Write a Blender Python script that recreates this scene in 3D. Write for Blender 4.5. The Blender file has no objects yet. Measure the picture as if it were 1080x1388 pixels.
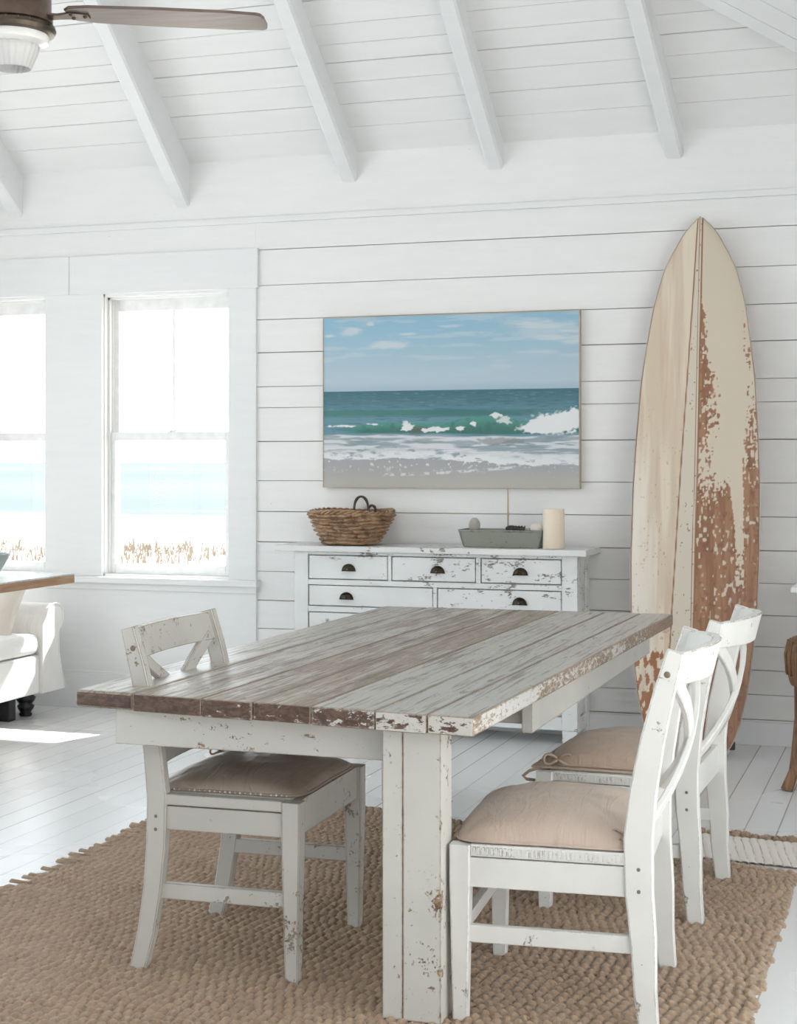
import bpy, bmesh, math, random
import numpy as np
from mathutils import Vector, Matrix, Euler
random.seed(7)
C = bpy.context.scene.collection
PI = math.pi

# ------------------------------------------------------------------ helpers
def fresh(): return bmesh.new()

def link(name, bm, mat, parent=None, smooth=False, label=None):
    me = bpy.data.meshes.new(name)
    bmesh.ops.recalc_face_normals(bm, faces=bm.faces)
    bm.to_mesh(me); bm.free()
    if smooth:
        for p in me.polygons: p.use_smooth = True
    mats = mat if isinstance(mat, (list, tuple)) else [mat]
    for m in mats: me.materials.append(m)
    o = bpy.data.objects.new(name, me); C.objects.link(o)
    if parent is not None: o.parent = parent
    if label: o['label'] = label
    return o

def autosmooth(o, ang=40):
    me = o.data
    for p in me.polygons: p.use_smooth = True
    try: me.set_sharp_from_angle(angle=math.radians(ang))
    except Exception: pass
    return o

def tag(o, label, cat, group=None, kind=None):
    if label: o['label'] = label
    if cat: o['category'] = cat
    if group: o['group'] = group
    if kind: o['kind'] = kind
    return o

def thing(name, label, cat, loc=(0, 0, 0), rz=0, group=None):
    o = bpy.data.objects.new(name, None); C.objects.link(o)
    o.location = loc; o.rotation_euler = (0, 0, rz); o.empty_display_size = .1
    return tag(o, label, cat, group)

def struct(name, bm, m, parent=None):
    o = link(name, bm, m, parent)
    if parent is None: o['kind'] = 'structure'
    return o

def box(bm, x0, x1, y0, y1, z0, z1, bev=0.0, M=None, mi=0, seg=2):
    vs = [bm.verts.new((x, y, z)) for x in (x0, x1) for y in (y0, y1) for z in (z0, z1)]
    q = [(0, 1, 3, 2), (4, 6, 7, 5), (0, 4, 5, 1), (2, 3, 7, 6), (0, 2, 6, 4), (1, 5, 7, 3)]
    fs = [bm.faces.new([vs[i] for i in f]) for f in q]
    for f in fs: f.material_index = mi
    new = set(vs)
    if bev > 0:
        es = list({e for f in fs for e in f.edges})
        r = bmesh.ops.bevel(bm, geom=es, offset=bev, segments=seg, profile=.6, affect='EDGES')
        new = {v for v in vs if v.is_valid} | set(r['verts'])
        for f in r['faces']: f.material_index = mi
    if M is not None: bmesh.ops.transform(bm, matrix=M, verts=list(new))
    return list(new)

def bar(bm, pts, sizes, side=(0, 1, 0), bev=.003, mi=0):
    """rectangular section swept along pts. sizes: (a along 'side', b across) per point"""
    rings = []
    n = len(pts); side = Vector(side).normalized()
    P = [Vector(p) for p in pts]
    for i in range(n):
        d = (P[min(i + 1, n - 1)] - P[max(i - 1, 0)]).normalized()
        b = d.cross(side).normalized(); s = b.cross(d).normalized()
        a, w = sizes[i] if isinstance(sizes, list) else sizes
        a /= 2; w /= 2; c = min(bev, a * .5, w * .5)
        ring = []
        for (u, v) in ((a - c, w), (a, w - c), (a, -w + c), (a - c, -w), (-a + c, -w), (-a, -w + c), (-a, w - c), (-a + c, w)):
            ring.append(bm.verts.new(P[i] + s * u + b * v))
        rings.append(ring)
    for i in range(n - 1):
        for k in range(8):
            f = bm.faces.new((rings[i][k], rings[i][(k + 1) % 8], rings[i + 1][(k + 1) % 8], rings[i + 1][k])); f.material_index = mi
    for r in (rings[0], rings[-1]):
        f = bm.faces.new(r); f.material_index = mi

def tube(bm, pts, r, n=10, mi=0, closed=False):
    P = [Vector(p) for p in pts]; m = len(P); rings = []
    up = Vector((0.13, .21, 1)).normalized(); prev = None
    for i in range(m):
        if closed: d = (P[(i + 1) % m] - P[(i - 1) % m]).normalized()
        else: d = (P[min(i + 1, m - 1)] - P[max(i - 1, 0)]).normalized()
        if prev is None:
            a = d.cross(up)
            if a.length < .1: a = d.cross(Vector((1, 0, 0)))
            a.normalize()
        else:
            a = (prev - d * prev.dot(d)).normalized()
        prev = a; b = d.cross(a)
        rr = r[i] if isinstance(r, (list, tuple)) else r
        rings.append([bm.verts.new(P[i] + (a * math.cos(2 * PI * k / n) + b * math.sin(2 * PI * k / n)) * rr) for k in range(n)])
    for i in range(m if closed else m - 1):
        A = rings[i]; B = rings[(i + 1) % m]
        for k in range(n):
            f = bm.faces.new((A[k], A[(k + 1) % n], B[(k + 1) % n], B[k])); f.smooth = True; f.material_index = mi
    if not closed:
        for q in (rings[0], rings[-1]):
            f = bm.faces.new(q); f.material_index = mi

def lathe(bm, prof, n=32, center=(0, 0, 0), mi=0, sx=1., sy=1.):
    c = Vector(center); rings = []
    for (r, z) in prof:
        if r < 1e-5: rings.append([bm.verts.new(c + Vector((0, 0, z)))])
        else: rings.append([bm.verts.new(c + Vector((sx * r * math.cos(2 * PI * k / n), sy * r * math.sin(2 * PI * k / n), z))) for k in range(n)])
    for i in range(len(rings) - 1):
        A, B = rings[i], rings[i + 1]
        for k in range(n):
            k2 = (k + 1) % n
            if len(A) == 1 and len(B) == 1: continue
            if len(A) == 1: f = bm.faces.new((A[0], B[k], B[k2]))
            elif len(B) == 1: f = bm.faces.new((A[k], A[k2], B[0]))
            else: f = bm.faces.new((A[k], A[k2], B[k2], B[k]))
            f.smooth = True; f.material_index = mi

def grid_mesh(name, V, nu, nv, mat, parent=None, cols=None, wrap=False, smooth=True):
    """V: (nv*nu,3) array; cols: (nv*nu,3) linear colours"""
    me = bpy.data.meshes.new(name)
    iu = np.arange(nu if wrap else nu - 1); iv = np.arange(nv - 1)
    I, J = np.meshgrid(iu, iv)
    a = J * nu + I; b = J * nu + (I + 1) % nu; c = (J + 1) * nu + (I + 1) % nu; d = (J + 1) * nu + I
    F = np.stack([a, b, c, d], -1).reshape(-1, 4).astype(np.int32)
    me.vertices.add(len(V)); me.vertices.foreach_set('co', np.ascontiguousarray(V, dtype=np.float32).ravel())
    me.loops.add(F.size); me.loops.foreach_set('vertex_index', F.ravel())
    me.polygons.add(len(F)); me.polygons.foreach_set('loop_start', np.arange(0, F.size, 4, dtype=np.int32))
    me.polygons.foreach_set('loop_total', np.full(len(F), 4, dtype=np.int32))
    me.update(calc_edges=True)
    me.polygons.foreach_set('use_smooth', np.full(len(F), smooth))
    if cols is not None:
        at = me.color_attributes.new('paint', 'FLOAT_COLOR', 'POINT')
        cc = np.ones((len(V), 4), dtype=np.float32); cc[:, :3] = cols
        at.data.foreach_set('color', cc.ravel())
    me.materials.append(mat); me.update()
    o = bpy.data.objects.new(name, me); C.objects.link(o)
    if parent is not None: o.parent = parent
    return o

rng = np.random.RandomState(3)
def vnoise(x, y, seed=0):
    r = np.random.RandomState(seed); T = r.rand(256, 256)
    xi = np.floor(x).astype(int); yi = np.floor(y).astype(int); fx = x - xi; fy = y - yi
    fx = fx * fx * (3 - 2 * fx); fy = fy * fy * (3 - 2 * fy)
    g = lambda a, b: T[a % 256, b % 256]
    return (g(xi, yi) * (1 - fx) + g(xi + 1, yi) * fx) * (1 - fy) + (g(xi, yi + 1) * (1 - fx) + g(xi + 1, yi + 1) * fx) * fy
def fbm(x, y, o=4, seed=0):
    s = 0; a = .5; t = 0
    for k in range(o):
        s = s + a * vnoise(x * 2 ** k + 7.3 * k, y * 2 ** k + 3.1 * k, seed + k); t += a; a *= .5
    return s / t
def sm(a, b, x):
    t = np.clip((x - a) / (b - a), 0, 1); return t * t * (3 - 2 * t)
def lin(r, g, b):
    f = lambda v: ((v / 255 + .055) / 1.055) ** 2.4 if v > 10 else v / 255 / 12.92
    return (f(r), f(g), f(b))
def L(r, g, b): return np.array(lin(r, g, b))

# ------------------------------------------------------------------ material DSL
class N:
    def __init__(s, name):
        s.m = bpy.data.materials.new(name); s.m.use_nodes = True
        s.t = s.m.node_tree; s.n = s.t.nodes; s.b = s.n['Principled BSDF']; s.out = s.n['Material Output']
        s._tc = None
    def node(s, ty, **kw):
        n = s.n.new(ty)
        for k, v in kw.items(): setattr(n, k, v)
        return n
    def put(s, sock, v):
        if isinstance(v, bpy.types.NodeSocket): s.t.links.new(v, sock)
        elif v is not None:
            if isinstance(v, (tuple, list)) and len(v) == 3 and sock.type == 'RGBA': v = (*v, 1)
            sock.default_value = v
    def obj(s):
        if s._tc is None: s._tc = s.node('ShaderNodeTexCoord')
        return s._tc.outputs['Object']
    def map(s, v, scale=(1, 1, 1), loc=(0, 0, 0), rot=(0, 0, 0)):
        n = s.node('ShaderNodeMapping'); s.put(n.inputs[0], v); n.inputs['Scale'].default_value = scale
        n.inputs['Location'].default_value = loc; n.inputs['Rotation'].default_value = rot; return n.outputs[0]
    def noise(s, v=None, scale=5., detail=4., rough=.55, dist=0., out=0):
        n = s.node('ShaderNodeTexNoise'); s.put(n.inputs['Vector'], v if v is not None else s.obj())
        n.inputs['Scale'].default_value = scale; n.inputs['Detail'].default_value = detail
        n.inputs['Roughness'].default_value = rough; n.inputs['Distortion'].default_value = dist; return n.outputs[out]
    def vor(s, v=None, scale=5., feat='F1', out=0):
        n = s.node('ShaderNodeTexVoronoi', feature=feat); s.put(n.inputs['Vector'], v if v is not None else s.obj())
        n.inputs['Scale'].default_value = scale; return n.outputs[out]
    def ma(s, op, a, b=0., c=None, clamp=False):
        n = s.node('ShaderNodeMath', operation=op, use_clamp=clamp); s.put(n.inputs[0], a); s.put(n.inputs[1], b)
        if c is not None: s.put(n.inputs[2], c)
        return n.outputs[0]
    def rng(s, v, a, b, c=0., d=1.):
        n = s.node('ShaderNodeMapRange'); s.put(n.inputs[0], v)
        for i, q in enumerate((a, b, c, d)): s.put(n.inputs[i + 1], q)
        return n.outputs[0]
    def mix(s, f, a, b):
        n = s.node('ShaderNodeMix', data_type='RGBA'); s.put(n.inputs[0], f); s.put(n.inputs[6], a); s.put(n.inputs[7], b); return n.outputs[2]
    def sep(s, v):
        n = s.node('ShaderNodeSeparateXYZ'); s.put(n.inputs[0], v); return n.outputs
    def comb(s, x, y, z):
        n = s.node('ShaderNodeCombineXYZ'); s.put(n.inputs[0], x); s.put(n.inputs[1], y); s.put(n.inputs[2], z); return n.outputs[0]
    def bump(s, h, dist=.002, strength=1.):
        n = s.node('ShaderNodeBump'); s.put(n.inputs['Height'], h); n.inputs['Distance'].default_value = dist
        n.inputs['Strength'].default_value = strength; s.put(s.b.inputs['Normal'], n.outputs[0]); return n
    def edge(s, rad=.006):
        n = s.node('ShaderNodeBevel', samples=4); n.inputs['Radius'].default_value = rad
        g = s.node('ShaderNodeNewGeometry'); d = s.node('ShaderNodeVectorMath', operation='DOT_PRODUCT')
        s.put(d.inputs[0], n.outputs[0]); s.put(d.inputs[1], g.outputs['Normal'])
        return s.ma('SUBTRACT', 1., d.outputs['Value'])
    def fin(s, col=None, rough=.5, metal=0., **kw):
        s.put(s.b.inputs['Base Color'], col); s.put(s.b.inputs['Roughness'], rough); s.b.inputs['Metallic'].default_value = metal
        for k, v in kw.items(): s.put(s.b.inputs[k.replace('_', ' ')], v)
        return s.m

def plain(name, col, rough=.5, metal=0., nscale=20, namt=.06, bumpd=.0006, **kw):
    s = N(name); f = s.noise(scale=nscale, detail=5)
    k = s.rng(f, .3, .7, 0, 1)
    c = s.mix(k, tuple(v * (1 - namt) for v in col), tuple(min(1, v * (1 + namt)) for v in col))
    if bumpd: s.bump(f, bumpd)
    return s.fin(c, rough, metal, **kw)

M = {}
def m_wall(name, col, rough=.55):
    s = N(name); o = s.obj()
    a = s.noise(s.map(o, (1.2, 3, 9)), 3, 5); g = s.noise(s.map(o, (3, 30, 60)), 4, 3)
    c = s.mix(s.rng(a, .35, .65), tuple(v * .975 for v in col), col)
    v = s.vor(s.map(o, (1, 1, 1)), 7., out=0)
    dots = s.rng(v, .012, .02, 1, 0)
    gate = s.rng(s.noise(scale=2.3, detail=1), .52, .56, 0, .75)
    c = s.mix(s.ma('MULTIPLY', dots, gate), c, (.3, .27, .22))
    s.bump(s.ma('ADD', s.ma('MULTIPLY', g, .5), s.ma('MULTIPLY', a, .5)), .0015)
    return s.fin(c, rough)
M['wall'] = m_wall('painted_shiplap', (.815, .815, .812))
M['trim'] = m_wall('painted_trim', (.785, .795, .80), .4)
M['gap'] = plain('shiplap_gap', (.50, .44, .36), .9)

def m_floor():
    s = N('painted_floorboards'); o = s.obj(); x, y, z = s.sep(o)
    W = .118
    xs = s.ma('DIVIDE', s.ma('ADD', x, 20.), W)
    fr = s.ma('FRACT', xs); idx = s.ma('FLOOR', xs)
    d = s.ma('MINIMUM', fr, s.ma('SUBTRACT', 1., fr))
    # each groove has its own depth of paint in it
    gi = s.ma('ROUND', xs); wn = s.node('ShaderNodeTexWhiteNoise', noise_dimensions='1D'); s.put(wn.inputs['W'], gi)
    wn2 = s.node('ShaderNodeTexWhiteNoise', noise_dimensions='1D'); s.put(wn2.inputs['W'], idx)
    gr = s.rng(d, .012, .026, 1, 0)
    gstr = s.rng(wn.outputs[0], 0, 1, .25, .95)
    grain = s.noise(s.map(o, (40, 1.5, 1)), 2, 5)
    worn = s.noise(s.map(o, (3, .8, 1)), 1.6, 6)
    base = s.mix(s.rng(wn2.outputs[0], 0, 1), (.74, .745, .75), (.80, .805, .81))
    base = s.mix(s.rng(worn, .45, .75, 0, .15), base, (.66, .65, .63))
    sp = s.noise(s.map(o, (9, 3, 1)), 6, 8, .7)
    scr = s.rng(s.ma('MULTIPLY', sp, s.noise(scale=1.7, detail=2)), .43, .45, 0, .4)
    base = s.mix(scr, base, (.40, .36, .31))
    c = s.mix(s.ma('MULTIPLY', gr, gstr), base, (.24, .235, .225))
    s.bump(s.ma('MULTIPLY', s.ma('MULTIPLY', gr, gstr), -1.), .0015)
    return s.fin(c, s.rng(s.noise(scale=1.1, detail=2), .3, .7, .22, .30))
M['floor'] = m_floor()

def m_chippy(name, base, chip=(.13, .075, .045), tan=(.36, .24, .15), thr=.66, sc=11., edge=1.1, region=.5, rough=.45, stretch=(1, 1, 1), erad=.005, seed=0):
    s = N(name); o = s.map(s.obj(), stretch, loc=(seed, seed * .7, seed * 1.3))
    n1 = s.noise(o, sc, 9, .72); n2 = s.noise(o, sc * 6, 4, .6)
    big = s.noise(o, 2.2, 2)
    m = s.ma('ADD', s.ma('MULTIPLY', n1, .7), s.ma('MULTIPLY', n2, .3))
    m = s.ma('ADD', m, s.rng(big, .35, .7, -.09 * region / .5, .07))
    if edge > 0:
        e = s.edge(erad)
        m2 = s.ma('ADD', m, s.ma('MULTIPLY', s.ma('MINIMUM', e, .12), edge))
    else: m2 = m
    mask = s.rng(m2, thr, thr + .012)
    rim = s.rng(m2, thr - .02, thr, 0, .35)
    cc = s.mix(s.rng(s.noise(o, 40, 3), .4, .6), chip, tan)
    b2 = s.mix(s.rng(s.noise(o, 5, 5), .35, .7), base, tuple(v * .9 for v in base))
    # fine vertical hairline cracks in the paint
    c = s.mix(rim, b2, tuple(v * .72 for v in base)); c = s.mix(mask, c, cc)
    s.bump(s.ma('ADD', s.ma('MULTIPLY', s.ma('SUBTRACT', 1., mask), 1.), s.ma('MULTIPLY', n2, .25)), .0012)
    return s.fin(c, s.rng(mask, 0, 1, rough, .8))
M['apron_paint'] = m_chippy('chipped_apron_paint', (.60, .595, .56), thr=.585, sc=26, edge=1.3, stretch=(1, 1, 1.7), seed=21)
M['leg_paint'] = m_chippy('chipped_grey_white_paint', (.60, .595, .56), thr=.598, sc=26, edge=3.0, seed=2)
M['chair_paint'] = m_chippy('chair_paint', (.53, .52, .485), thr=.590, sc=20, edge=2.6, chip=(.10, .07, .05), tan=(.30, .22, .15), erad=.004)
M['chair_paint2'] = m_chippy('chair_paint_fresher', (.72, .72, .70), thr=.635, sc=22, edge=1.4, chip=(.22, .18, .14), tan=(.42, .36, .30), erad=.003, seed=5)
M['dresser_paint'] = m_chippy('dresser_paint', (.77, .78, .78), thr=.578, sc=18, edge=1.0, chip=(.22, .21, .20), tan=(.34, .32, .29), stretch=(.6, 1, 1.3), erad=.004, seed=3)
M['dresser_top'] = m_chippy('dresser_top_paint', (.76, .765, .76), thr=.60, sc=12, edge=1.1, chip=(.20, .18, .16), tan=(.45, .38, .30), stretch=(.5, 1, 1), erad=.006, seed=9)

def m_tabletop():
    s = N('weathered_plank_top'); o = s.obj()
    at = s.node('ShaderNodeAttribute', attribute_name='paint'); r, g, b = s.sep(at.outputs['Color'])
    off = s.comb(s.ma('MULTIPLY', g, 40), s.ma('MULTIPLY', g, 13), 0)
    va = s.node('ShaderNodeVectorMath', operation='ADD'); s.put(va.inputs[0], o); s.put(va.inputs[1], off); p = va.outputs[0]
    st = s.noise(s.map(p, (34, 1.5, 34)), 1.5, 9, .7, .8)
    st2 = s.noise(s.map(p, (70, 3.5, 70)), 2.0, 6, .7, .3)
    bl = s.noise(s.map(p, (5, 1.1, 5)), 1.6, 4)
    chipn = s.noise(s.map(p, (13, 4.5, 13)), 2.6, 9, .75)
    w = s.ma('ADD', s.ma('ADD', s.ma('MULTIPLY', st, .5), s.ma('MULTIPLY', st2, .25)), s.ma('MULTIPLY', bl, .35))
    w = s.ma('ADD', w, s.ma('MULTIPLY', s.ma('SUBTRACT', r, .5), .30))
    e = s.edge(.010)
    emin = s.ma('MINIMUM', e, .15)
    geo = s.node('ShaderNodeNewGeometry'); nx, ny, nz = s.sep(geo.outputs['True Normal'])
    w = s.ma('ADD', w, s.ma('MULTIPLY', s.ma('MINIMUM', e, .05), 5.))
    side = s.rng(s.ma('ABSOLUTE', nx), .7, .8); end = s.rng(s.ma('ABSOLUTE', ny), .7, .8)
    w = s.ma('ADD', w, s.ma('MULTIPLY', side, .03))
    sidechip = s.noise(s.map(p, (4, 11, 30)), 2.8, 9, .8)
    sidechip = s.ma('ADD', sidechip, s.ma('MULTIPLY', s.ma('SUBTRACT', s.noise(s.map(p, (1, 1, 1)), 2., 1), .5), .5))
    wood = s.rng(w, .53, .62)
    chips = s.rng(s.ma('ADD', chipn, s.ma('MULTIPLY', emin, 1.5)), .635, .655)
    # paint / bare wood
    paint = s.mix(s.rng(st2, .35, .7), (.50, .478, .435), (.39, .37, .335))
    woodc = s.mix(s.rng(st, .35, .62), (.33, .27, .21), (.155, .11, .08))
    woodc = s.mix(s.rng(chipn, .4, .6, 0, .5), woodc, (.45, .37, .29))
    c = s.mix(s.ma('MULTIPLY', wood, .92), paint, woodc)
    c = s.mix(s.ma('MULTIPLY', chips, .85), c, (.24, .16, .105))
    ck = s.noise(s.map(p, (55, 1.1, 55)), 1.3, 6, .65, .9); ckm = s.rng(ck, .575, .60)
    ck2 = s.rng(s.noise(s.map(p, (16, 3.5, 16)), 2.2, 7, .75, 1.4), .595, .61)
    c = s.mix(s.ma('MULTIPLY', s.ma('MAXIMUM', ckm, ck2), .8), c, (.15, .10, .07))
    em = s.rng(s.ma('ADD', e, s.ma('MULTIPLY', s.ma('SUBTRACT', chipn, .5), .12)), .03, .06)
    c = s.mix(s.ma('MULTIPLY', em, .75), c, (.25, .165, .11))
    # knots
    kv = s.vor(s.map(p, (4.2, 1.2, 0)), 1.25); kn = s.rng(s.ma('ADD', kv, s.ma('MULTIPLY', chipn, .05)), .055, .075, .9, 0)
    c = s.mix(s.ma('MULTIPLY', kn, s.ma('SUBTRACT', 1., end)), c, (.14, .09, .06))
    # end grain of the planks: bare dark brown with flaking white margins
    eg = s.noise(s.map(p, (28, 1, 60)), 1., 5, .6, 1.5)
    endc = s.mix(s.rng(eg, .4, .62), (.060, .030, .020), (.135, .078, .050))
    endp = s.rng(s.ma('ADD', s.noise(s.map(p, (20, 1, 45)), 1.6, 8, .7), s.ma('SUBTRACT', s.ma('MULTIPLY', emin, .7), s.ma('MULTIPLY', b, .32))), .41, .43)
    endc = s.mix(endp, endc, (.55, .53, .49))
    c = s.mix(end, c, endc)
    sc = s.mix(s.rng(s.ma('ADD', sidechip, s.ma('MULTIPLY', emin, .9)), .50, .53), (.66, .655, .63), (.27, .19, .13))
    c = s.mix(side, c, sc)
    rg = s.mix(wood, (.34, .34, .34), (.5, .5, .5))
    h = s.ma('SUBTRACT', s.ma('ADD', s.ma('MULTIPLY', st2, .35), s.ma('MULTIPLY', st, .45)), s.ma('MULTIPLY', chips, .5))
    s.bump(h, .0025)
    return s.fin(c, s.sep(rg)[0])
M['tabletop'] = m_tabletop()

def m_cloth(name, a, b, rough=.8, sheen=.2, weave=900):
    s = N(name); o = s.obj()
    n = s.noise(o, 6, 5); w = s.noise(o, weave * .3, 2)
    c = s.mix(s.rng(n, .35, .65), a, b)
    v = s.vor(o, 16.); sp = s.rng(v, .03, .05, .6, 0)
    c = s.mix(s.ma('MULTIPLY', sp, s.rng(s.noise(scale=7), .53, .57)), c, tuple(q * .45 for q in a))
    wr = s.noise(s.map(o, (14, 3, 3)), 1.6, 4, .6, 1.2)
    s.bump(s.ma('ADD', s.ma('MULTIPLY', w, .06), s.ma('MULTIPLY', wr, .8)), .008)
    return s.fin(c, rough, Sheen_Weight=sheen)
M['cushion_brown'] = m_cloth('worn_taupe_leather', (.26, .20, .16), (.34, .275, .225), .34, .1)
M['cushion_beige'] = m_cloth('beige_cotton', (.45, .355, .29), (.52, .42, .35), .75)
M['cushion_tan'] = m_cloth('tan_cotton', (.40, .305, .235), (.46, .355, .28), .75)
M['slip'] = m_cloth('white_slipcover', (.78, .77, .75), (.82, .81, .79), .85)
M['pillow'] = m_cloth('cream_pillow', (.70, .62, .54), (.76, .70, .63), .85)

def m_jute():
    s = N('braided_jute'); o = s.obj()
    n = s.noise(o, 3.0, 4); f = s.noise(s.map(o, (1, 1, 1)), 160, 4, .7); k = s.vor(s.map(o, (38, 28, 1)), 1., out=1)
    c = s.mix(s.rng(n, .35, .65), (.27, .17, .103), (.34, .22, .138))
    c = s.mix(s.rng(f, .35, .75), c, (.42, .30, .20))
    c = s.mix(.25, c, s.mix(s.sep(k)[0], (.20, .125, .075), (.50, .37, .25)))
    s.bump(f, .0035)
    return s.fin(c, .9, Sheen_Weight=.35)
M['jute'] = m_jute()

def m_attr(name, rough=.6, bsc=300, bd=.0004, **kw):
    s = N(name); at = s.node('ShaderNodeAttribute', attribute_name='paint')
    if bd: s.bump(s.noise(s.obj(), bsc, 3), bd)
    return s.fin(at.outputs['Color'], rough, **kw)
M['print'] = m_attr('printed_canvas', .55)
M['board_deck'] = m_attr('old_deck_paint', .38, 60, .0006)

def m_wood(name, a, b, axis=2, rough=.5, sc=1., bumpd=.001):
    s = N(name); st = [18 * sc] * 3; st[axis] = 1.4 * sc
    n = s.noise(s.map(s.obj(), tuple(st)), 1.6, 7, .6, 1.); n2 = s.noise(s.obj(), 5, 3)
    c = s.mix(s.rng(n, .35, .65), a, b); c = s.mix(s.rng(n2, .4, .7, 0, .4), c, tuple(v * .6 for v in a))
    s.bump(n, bumpd); return s.fin(c, rough)
M['rail'] = m_wood('varnished_rail', (.34, .18, .095), (.44, .26, .15), 2, .35)
M['blade'] = m_wood('fan_blade', (.13, .09, .075), (.20, .15, .13), 0, .35)
M['stool'] = m_wood('carved_brown_wood', (.11, .05, .022), (.30, .15, .07), 2, .45, 1.5, .004)
M['ply'] = m_wood('honey_wood_edge', (.40, .22, .12), (.58, .38, .24), 1, .55)
M['frame_wood'] = m_wood('pale_frame', (.46, .38, .30), (.55, .47, .38), 0, .5)
M['frame_side'] = plain('canvas_side', (.42, .41, .40), .6)
M['pull'] = plain('aged_bronze', (.10, .08, .06), .35, .85, 40, .3)
M['bronze'] = plain('oiled_bronze', (.13, .09, .07), .35, .75, 30, .25)
M['galv'] = m_chippy('weathered_zinc', (.27, .275, .235), thr=.60, sc=30, edge=1.0, chip=(.06, .06, .05), tan=(.2, .2, .17), erad=.003, rough=.55)
M['stone'] = plain('grey_stone', (.42, .39, .36), .7, 0, 30, .15)
M['shell'] = plain('white_stone', (.72, .69, .63), .6, 0, 30, .1)
M['black'] = plain('black_lacquer', (.018, .018, .02), .35)
M['dark'] = plain('dark_bundle', (.035, .03, .027), .6, 0, 60, .3)
M['stick'] = plain('bamboo_stick', (.50, .36, .24), .7)
M['wax'] = plain('cream_wax', (.80, .70, .58), .45, 0, 8, .03, 0, Subsurface_Weight=.25)
M['fine'] = plain('white_trim_gloss', (.82, .83, .83), .3)
M['nail'] = plain('rusty_nail', (.22, .17, .13), .6, .3)
M['chalk'] = plain('white_rag', (.80, .79, .77), .9, 0, 120, .1, .002)
M['bone'] = plain('thin_brown_string', (.35, .25, .17), .8)
M['milk'] = plain('milk_glass', (.86, .86, .85), .15)
def m_wick():
    s = N('water_hyacinth'); o = s.obj()
    n = s.noise(o, 22, 5, .6); n2 = s.noise(s.map(o, (1, 1, 5)), 60, 4)
    c = s.mix(s.rng(n, .35, .65), (.13, .065, .032), (.40, .245, .14)); c = s.mix(s.rng(n2, .45, .65, 0, .5), c, (.62, .44, .29))
    s.bump(n2, .002); return s.fin(c, .65)
M['wicker'] = m_wick()
M['twig'] = plain('dark_twig', (.085, .06, .045), .7)

def m_glass():
    s = N('window_glass'); s.n.remove(s.b)
    t = s.node('ShaderNodeBsdfTransparent'); g = s.node('ShaderNodeBsdfGlossy'); g.inputs['Roughness'].default_value = .02
    mx = s.node('ShaderNodeMixShader'); mx.inputs[0].default_value = .006
    s.t.links.new(t.outputs[0], mx.inputs[1]); s.t.links.new(g.outputs[0], mx.inputs[2]); s.t.links.new(mx.outputs[0], s.out.inputs[0])
    return s.m
M['glass'] = m_glass()
def m_ribglass():
    s = N('ribbed_glass'); s.b.inputs['Transmission Weight'].default_value = .35
    return s.fin((.95, .95, .95), .12, IOR=1.3)
M['ribglass'] = m_ribglass()
def m_teal():
    s = N('pale_teal_glass'); s.b.inputs['Transmission Weight'].default_value = .5
    return s.fin((.80, .90, .91), .15)
M['teal'] = m_teal()
def m_sand():
    s = N('beach_sand'); o = s.obj(); n = s.noise(o, .5, 6); n2 = s.noise(o, 8, 5)
    c = s.mix(s.rng(n, .4, .6), (.62, .56, .48), (.72, .67, .60)); s.bump(n2, .05); return s.fin(c, .9)
M['sand'] = m_sand()
def m_sea():
    s = N('sea_water'); o = s.obj()
    x, y, z = s.sep(o)
    n = s.noise(s.map(o, (.02, .09, 1)), 1., 5, .6); n2 = s.noise(s.map(o, (.0008, .006, 1)), 1., 5, .6)
    foam = s.rng(n, .60, .72, 0, .35)
    c = s.mix(s.rng(n2, .4, .6), (.112, .130, .133), (.128, .138, .140)); c = s.mix(foam, c, (.3, .3, .3))
    return s.fin(c, .9, Specular_IOR_Level=0.)
M['sea'] = m_sea()
M['grass'] = plain('dune_grass', (.19, .155, .125), .9, Specular_IOR_Level=0.)
M['sun_block'] = plain('sun_block_boards', (.6, .6, .58), .8)  # for the unseen slab added outside to block sun

# ------------------------------------------------------------------ camera
cam_d = bpy.data.cameras.new('camera'); cam = bpy.data.objects.new('camera', cam_d); C.objects.link(cam)
cam.location = (0, 0, 1.36); cam.rotation_euler = (PI / 2, 0, math.radians(18.628))
cam_d.sensor_fit = 'VERTICAL'; cam_d.sensor_height = 36; cam_d.lens = 2136 / 1388 * 36; cam_d.shift_y = -69 / 1388
cam_d.clip_end = 6000; cam_d.clip_start = .05
bpy.context.scene.camera = cam

# ------------------------------------------------------------------ setting
WY = 7.72           # wall with the windows
XL, XR, YF = -5.78, 1.35, -1.3
EAVE = 2.96
bm = fresh(); box(bm, XL - .15, XR + .15, YF - .15, WY + .2, -.12, 0); struct('floor', bm, M['floor'])

W1 = (-5.436, -4.664); W2 = (-4.321, -3.550); WZ = (.727, 2.284)
bm = fresh()
y0, y1 = WY + .006, WY + .17
for (a, b, c, d, k) in ((XL - .15, -3.45, 0, WZ[0], 0), (XL - .15, -3.45, WZ[1], EAVE + .16, 0), (XL - .15, W1[0], *WZ, 0), (W1[1], W2[0], *WZ, 0), (W2[1], -3.45, *WZ, 0), (-3.45, XR + .15, 0, EAVE + .16, 1)):
    box(bm, a, b, y0, y1, c, d, mi=k)
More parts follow.
